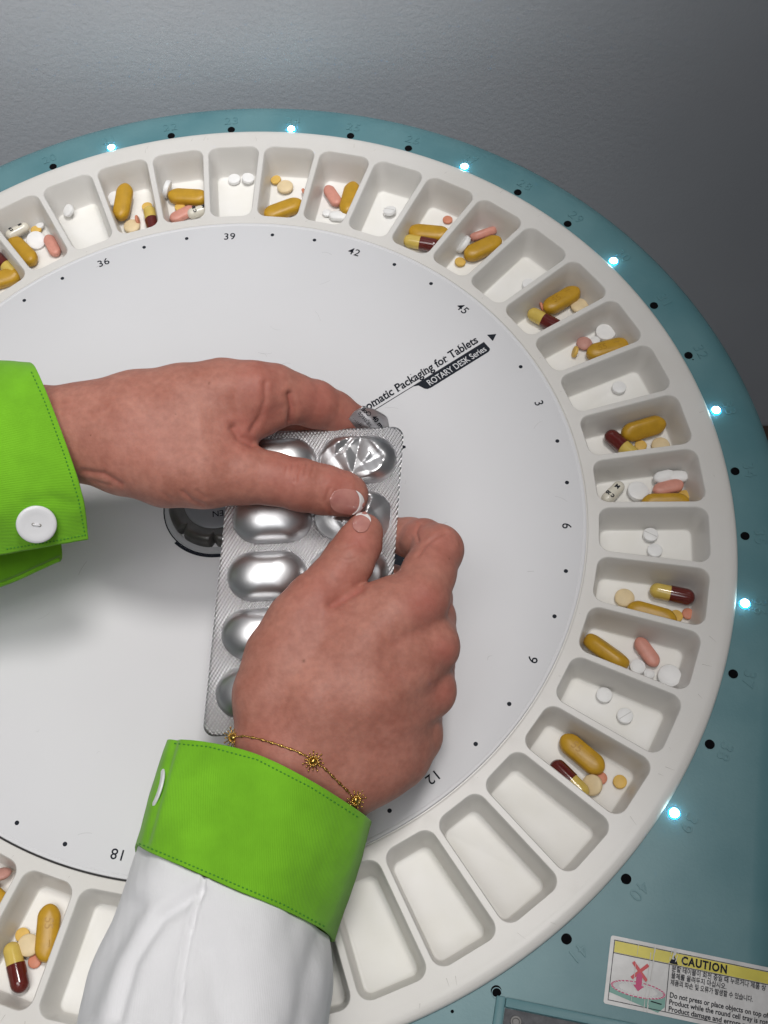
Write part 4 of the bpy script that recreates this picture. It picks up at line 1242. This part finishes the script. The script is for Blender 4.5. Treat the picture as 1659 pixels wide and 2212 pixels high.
# ------------------------------------------------------------------ blister card
TL, TR, BL_, BR = at(503, 935, 3.00), at(873, 922, 3.02), at(437, 1592, 2.86), at(838, 1604, 2.87)
O_ = TL; ex = (TR - TL); CW = ex.length; ex.normalize()
eyv = (BL_ - TL); CH = eyv.length
ez = eyv.cross(ex).normalized()
if ez.dot(Vector(CC) - TL) < 0: ez = -ez
ey = ez.cross(ex).normalized()
if ey.dot(eyv) < 0: ey = -ey
SKEW = eyv.dot(ex)
CH = eyv.dot(ey)
def card_uv(px, py):
    o = Vector(CC); d = (at(px, py, 1) - o)
    t = (O_ - o).dot(ez) / d.dot(ez); q = o + d * t - O_
    return q.dot(ex), q.dot(ey)
M_foil = mat('aluminium_foil', (.66, .66, .67), .30, 1.0)
M_foil2 = mat('aluminium_knurled', (.64, .635, .65), .32, 1.0)
def knurl(m):
    tc = N(m, 'ShaderNodeTexCoord')
    prev = None
    for rot, st in ((33, 1.0), (-40, .30)):
        mp_ = N(m, 'ShaderNodeMapping'); mp_.inputs['Rotation'].default_value = (0, 0, R_(rot)); L(m, tc.outputs['Object'], mp_.inputs['Vector'])
        wv = N(m, 'ShaderNodeTexWave', Scale=44, Distortion=.1, Detail=0); wv.wave_profile = 'SIN'; L(m, mp_.outputs[0], wv.inputs['Vector'])
        b = N(m, 'ShaderNodeBump', Strength=st, Distance=.0022); L(m, wv.outputs['Fac'], b.inputs['Height'])
        if prev: L(m, prev.outputs[0], b.inputs['Normal'])
        prev = b
    L(m, prev.outputs[0], bsdf(m).inputs['Normal'])
knurl(M_foil2)
tcf = N(M_foil, 'ShaderNodeTexCoord')
bump(M_foil, 60, .12, .002, 4, tc=tcf); bsdf(M_foil).inputs['Roughness'].default_value = .40
card = bpy.data.objects.new('blister_card', None); COL.objects.link(card)
mw = Matrix.Identity(4)
for i, a in enumerate((ex, -ey, ez)):
    for k in range(3): mw[k][i] = a[k]
for k in range(3): mw[k][3] = O_[k]
card.matrix_world = mw
tag(card, 'silver blister card with ten pockets held between the two hands', 'blister card', None)
# pocket centres (card coordinates, y runs down as negative)
rowpx = [(608, 1000), (592, 1124), (581, 1241), (567, 1366), (551, 1496)]
rows_v = [card_uv(*p)[1] for p in rowpx]
v0 = rows_v[0]; dv = (rows_v[4] - rows_v[0]) / 4
pc_ = []
for r in range(5):
    v = v0 + dv * r
    for c_ in (.278, .742):
        pc_.append((SKEW * v / CH + CW * c_, v, r, c_))
PA, PB = .098, .0610       # half sizes of a pocket
def card_bend(x, y):
    return .004 * math.sin(7 * y + 1) * (x / CW) + (.0015) * math.exp(-((y - .14) / .05) ** 2) * max(0, (x / CW - .75)) * 4 * math.sin(y * 45)
nx_, ny_ = 74, 130
V = []; F = []; idxm = {}
def inside_pocket(x, y):
    for (px_, py_, r, c_) in pc_:
        s = (PA - PB)
        dx = max(abs(x - px_) - s, 0); 
        if math.hypot(dx / PB, (y - py_) / PB) < .93: return True
    return False
cr_ = .030
for j in range(ny_ + 1):
    for i in range(nx_ + 1):
        u = i / nx_ * CW; v = j / ny_ * CH
        # round the four corners by pulling points in
        for cu_, cv_ in ((cr_, cr_), (CW - cr_, cr_), (cr_, CH - cr_), (CW - cr_, CH - cr_)):
            du = u - cu_; dv_ = v - cv_
            if (du < 0) == (cu_ < CW / 2) and (dv_ < 0) == (cv_ < CH / 2):
                mxx = max(abs(du), abs(dv_)); ln = math.hypot(du, dv_)
                if ln > 1e-6: k = mxx / ln; u = cu_ + du * k; v = cv_ + dv_ * k
        x = u + SKEW * v / CH; y = v
        V.append((x, -y, card_bend(u, y)))
for j in range(ny_):
    for i in range(nx_):
        q = (j * (nx_ + 1) + i, (j + 1) * (nx_ + 1) + i, (j + 1) * (nx_ + 1) + i + 1, j * (nx_ + 1) + i + 1)
        cx_ = sum(V[k][0] for k in q) / 4; cy_ = -sum(V[k][1] for k in q) / 4
        if not inside_pocket(cx_, cy_): F.append(q)
o = mesh_obj('foil_sheet', V, F, M_foil2, card, True)
sm = o.modifiers.new('thickness', 'SOLIDIFY'); sm.thickness = .0022; sm.offset = -1
rsn = random.Random(5)
for (px_, py_, r, c_) in pc_:
    crushed = c_ > .5 and r in (0, 1, 2)
    nr, na = 30, 96; V = []; F = []; hgt = .046
    s = PA - PB
    dents = []
    if crushed:
        if r == 0: dents = [('valley', .25, -.004, .42, .020), ('valley', 1.2, .020, .35, .026), ('plane', 2.3, .010, -.40, .034), ('valley', .8, -.045, .6, .024), ('valley', -.5, .035, .5, .030)]
        elif r == 1: dents = [('valley', 1.1, -.014, .40, .018), ('valley', -.4, -.030, .45, .024), ('plane', 2.4, .015, -.40, .034), ('plane', .2, .030, -.5, .030)]
        else: dents = [('plane', .6, .020, -.25, .040)]
    for a in range(nr + 1):
        t = 1.0 - a / nr
        for b in range(na):
            th = 2 * math.pi * b / na
            ux, uy = math.cos(th), math.sin(th)
            # stadium outline point
            if abs(ux) < 1e-9: ox, oy = 0, math.copysign(PB, uy)
            k1 = (ux, uy)
            # intersect ray with stadium
            tt = PB / max(abs(uy), 1e-9)
            if abs(ux * tt) <= s: ox, oy = ux * tt, uy * tt
            else:
                sg = math.copysign(1, ux); bq = -sg * s * ux; cq = s * s - PB * PB
                rt = -bq + math.sqrt(max(bq * bq - cq, 0)); ox, oy = ux * rt, uy * rt
            x, y = ox * t, oy * t
            z = hgt * (1 - t ** 2.6) ** .66 if t < 1 else 0
            z = max(z, 0) + .0008
            # flat facets and pointed valleys pressed into the foil
            for kind_, ang, off_, sl, bs_ in dents:
                pa = (x * math.cos(ang) + y * math.sin(ang)) - off_
                if kind_ == 'plane': z = min(z, bs_ + sl * pa)
                else: z = min(z, bs_ + sl * abs(pa) + .25 * max(0, abs(-x * math.sin(ang) + y * math.cos(ang)) - .03))
            z = max(z, -.004)
            if crushed: z += .0022 * (abs(math.sin(31 * x + 47 * y + 2)) + abs(math.sin(58 * x - 39 * y)) - 1) * min(1, (1 - t) * 4)
            z += card_bend(px_ - SKEW * py_ / CH, py_)
            V.append((px_ + x, -(py_ + y), z))
    for a in range(nr):
        for b in range(na):
            k = (b + 1) % na; F.append((a * na + b, a * na + k, (a + 1) * na + k, (a + 1) * na + b))
    o = mesh_obj('pocket', V, F, M_foil, card, True, 22 if crushed else None)
    if crushed: o['label'] = 'crumpled, pressed-in pocket'
# torn foil with printing that curls up at the top edge
M_lbl = mat('printed_foil', (.66, .66, .68), .34, .85)
CI = mw.inverted()
def fold_depth(x, y): return 2.966 + (y - 884) * .0014 + .006 * math.sin((x - y) * .07) + .00022 * max(0, x - 815)
def torn(outline, dfun, lab, n=16):
    """thin sheet filling an outline, rings shrinking to the middle"""
    cx = sum(p[0] for p in outline) / len(outline); cy = sum(p[1] for p in outline) / len(outline)
    ring = [(p.x, p.y) for p in cr_spline([(x, y, 0) for x, y in outline], 60, True)]
    V = []; F = []; m_ = len(ring)
    for k in range(n):
        t = 1 - k / n
        for (x, y) in ring:
            X, Y = cx + (x - cx) * t, cy + (y - cy) * t; V.append(tuple(CI @ at(X, Y, dfun(X, Y))))
    for k in range(n - 1):
        for j in range(m_): F.append((k * m_ + j, k * m_ + (j + 1) % m_, (k + 1) * m_ + (j + 1) % m_, (k + 1) * m_ + j))
    F.append(tuple((n - 1) * m_ + j for j in range(m_)))
    o = mesh_obj('torn_foil', V, F, M_lbl, card, True); o['label'] = lab
    so = o.modifiers.new('thickness', 'SOLIDIFY'); so.thickness = .0012
    return o
fl = torn([(744, 930), (748, 912), (756, 900), (764, 890), (773, 884), (784, 880), (803, 882), (822, 891), (834, 899), (838, 906), (840, 922), (838, 940), (800, 950), (760, 948)], fold_depth, 'torn printed foil curling up behind the top edge')
def foil_text(sheet, dfun, s, size, px, py, ang, bold=0):
    me = text_mesh(s, size, offset=bold, align='LEFT')
    c_, s_ = math.cos(R_(ang)), math.sin(R_(ang))
    for v in me.vertices:
        x, y = v.co.x, -v.co.y
        X, Y = px + c_ * x - s_ * y, py + s_ * x + c_ * y
        v.co = CI @ at(X, Y, dfun(X, Y) - .0022)
    me.update()
    return link_mesh('lettering', me, M_ink, sheet, False)
foil_text(fl, fold_depth, 'do®', 13, 782, 882, 42, .4); foil_text(fl, fold_depth, '40 mg', 14, 806, 900, 50, .5)
foil_text(fl, fold_depth, 'apsulas de', 14, 776, 890, 50)
foil_text(fl, fold_depth, 'statina', 14, 764, 899, 50)
foil_text(fl, fold_depth, 'harma', 13, 753, 911, 50)
d2 = lambda x, y: 3.005 + (x - 880) * .0004
fl2 = torn([(860, 1142), (874, 1140), (884, 1150), (888, 1164), (896, 1180), (888, 1188), (872, 1178), (860, 1172)], d2, 'small torn scrap of foil beside the index finger', 6)
foil_text(fl2, d2, '5', 14, 880, 1166, 75)

# ------------------------------------------------------------------ bracelet
M_gold = mat('gold', (.62, .40, .11), .24, 1.0)
br = empty('bracelet', tuple(at(676, 1642, 2.66)))
tag(br, 'fine gold chain bracelet with three sunburst charms around the lower wrist', 'bracelet')
def BP(px, py, lift=.003):
    p, n_ = hit(rh_bvh, px, py)
    if p is None: return None, None
    return p + n_ * lift, n_
path = [(505, 1592), (530, 1590), (560, 1596), (600, 1608), (640, 1622), (660, 1632), (676, 1643), (700, 1658), (725, 1683), (750, 1707), (762, 1722), (768, 1738)]
bm = bmesh.new(); k = 0; P2 = []
for i in range(len(path) - 1):
    a, b = Vector(path[i]), Vector(path[i + 1]); n = max(1, int((b - a).length / 3.4))
    for j in range(n): P2.append(a.lerp(b, j / n))
prevp = None
for i, q in enumerate(P2):
    p, n_ = BP(q.x, q.y, .0022)
    if p is None: continue
    if prevp is not None:
        d = (p - prevp)
        if d.length < .02:
            mid = (p + prevp) / 2
            m4 = Matrix.Translation(mid - br.location) @ d.to_track_quat('X', 'Z').to_matrix().to_4x4() @ Matrix.Rotation(R_(90 * (i % 2)), 4, 'X') @ Matrix.Diagonal((1.35, .85, .5, 1))
            bmesh.ops.create_icosphere(bm, subdivisions=1, radius=.0031 if i % 6 else .0048, matrix=m4)
    prevp = p
bm_obj('chain', bm, M_gold, br, True)
def charm(px, py, tilt, sc=1.0, fall=None):
    p, n_ = BP(px, py, .004)
    if p is None: p = at(px, py, 2.7); n_ = (Vector(CC) - p).normalized()
    if fall is not None: n_ = (n_ + fall).normalized()
    bm = bmesh.new()
    m4 = Matrix.Translation(p - br.location) @ n_.to_track_quat('Z', 'Y').to_matrix().to_4x4() @ Matrix.Rotation(R_(tilt), 4, 'Z')
    bmesh.ops.create_icosphere(bm, subdivisions=2, radius=.0088 * sc, matrix=m4 @ Matrix.Diagonal((1, .8, .75, 1)))
    for i in range(14):
        a = 2 * math.pi * i / 14; l = (.0200 if i % 2 else .0250) * sc
        mm = m4 @ Matrix.Rotation(a, 4, 'Z') @ Matrix.Translation((l * .62, 0, 0)) @ Matrix.Diagonal((l * .42 / .002, .9, .8, 1))
        bmesh.ops.create_icosphere(bm, subdivisions=1, radius=.0020 * sc, matrix=mm)
        bmesh.ops.create_icosphere(bm, subdivisions=1, radius=.0026 * sc, matrix=m4 @ Matrix.Rotation(a, 4, 'Z') @ Matrix.Translation((l, 0, .0006)))
        bmesh.ops.create_icosphere(bm, subdivisions=1, radius=.0030 * sc, matrix=m4 @ Matrix.Rotation(a + .2, 4, 'Z') @ Matrix.Translation((.0105 * sc, 0, .001)))
    bm_obj('sunburst_charm', bm, M_gold, br, True)
charm(676, 1643, 15, .92)
charm(507, 1594, 40, .95, toC * 1.2)
charm(768, 1727, 70, 1.0, toC * .5 + Vector((.4, 0, 0)))
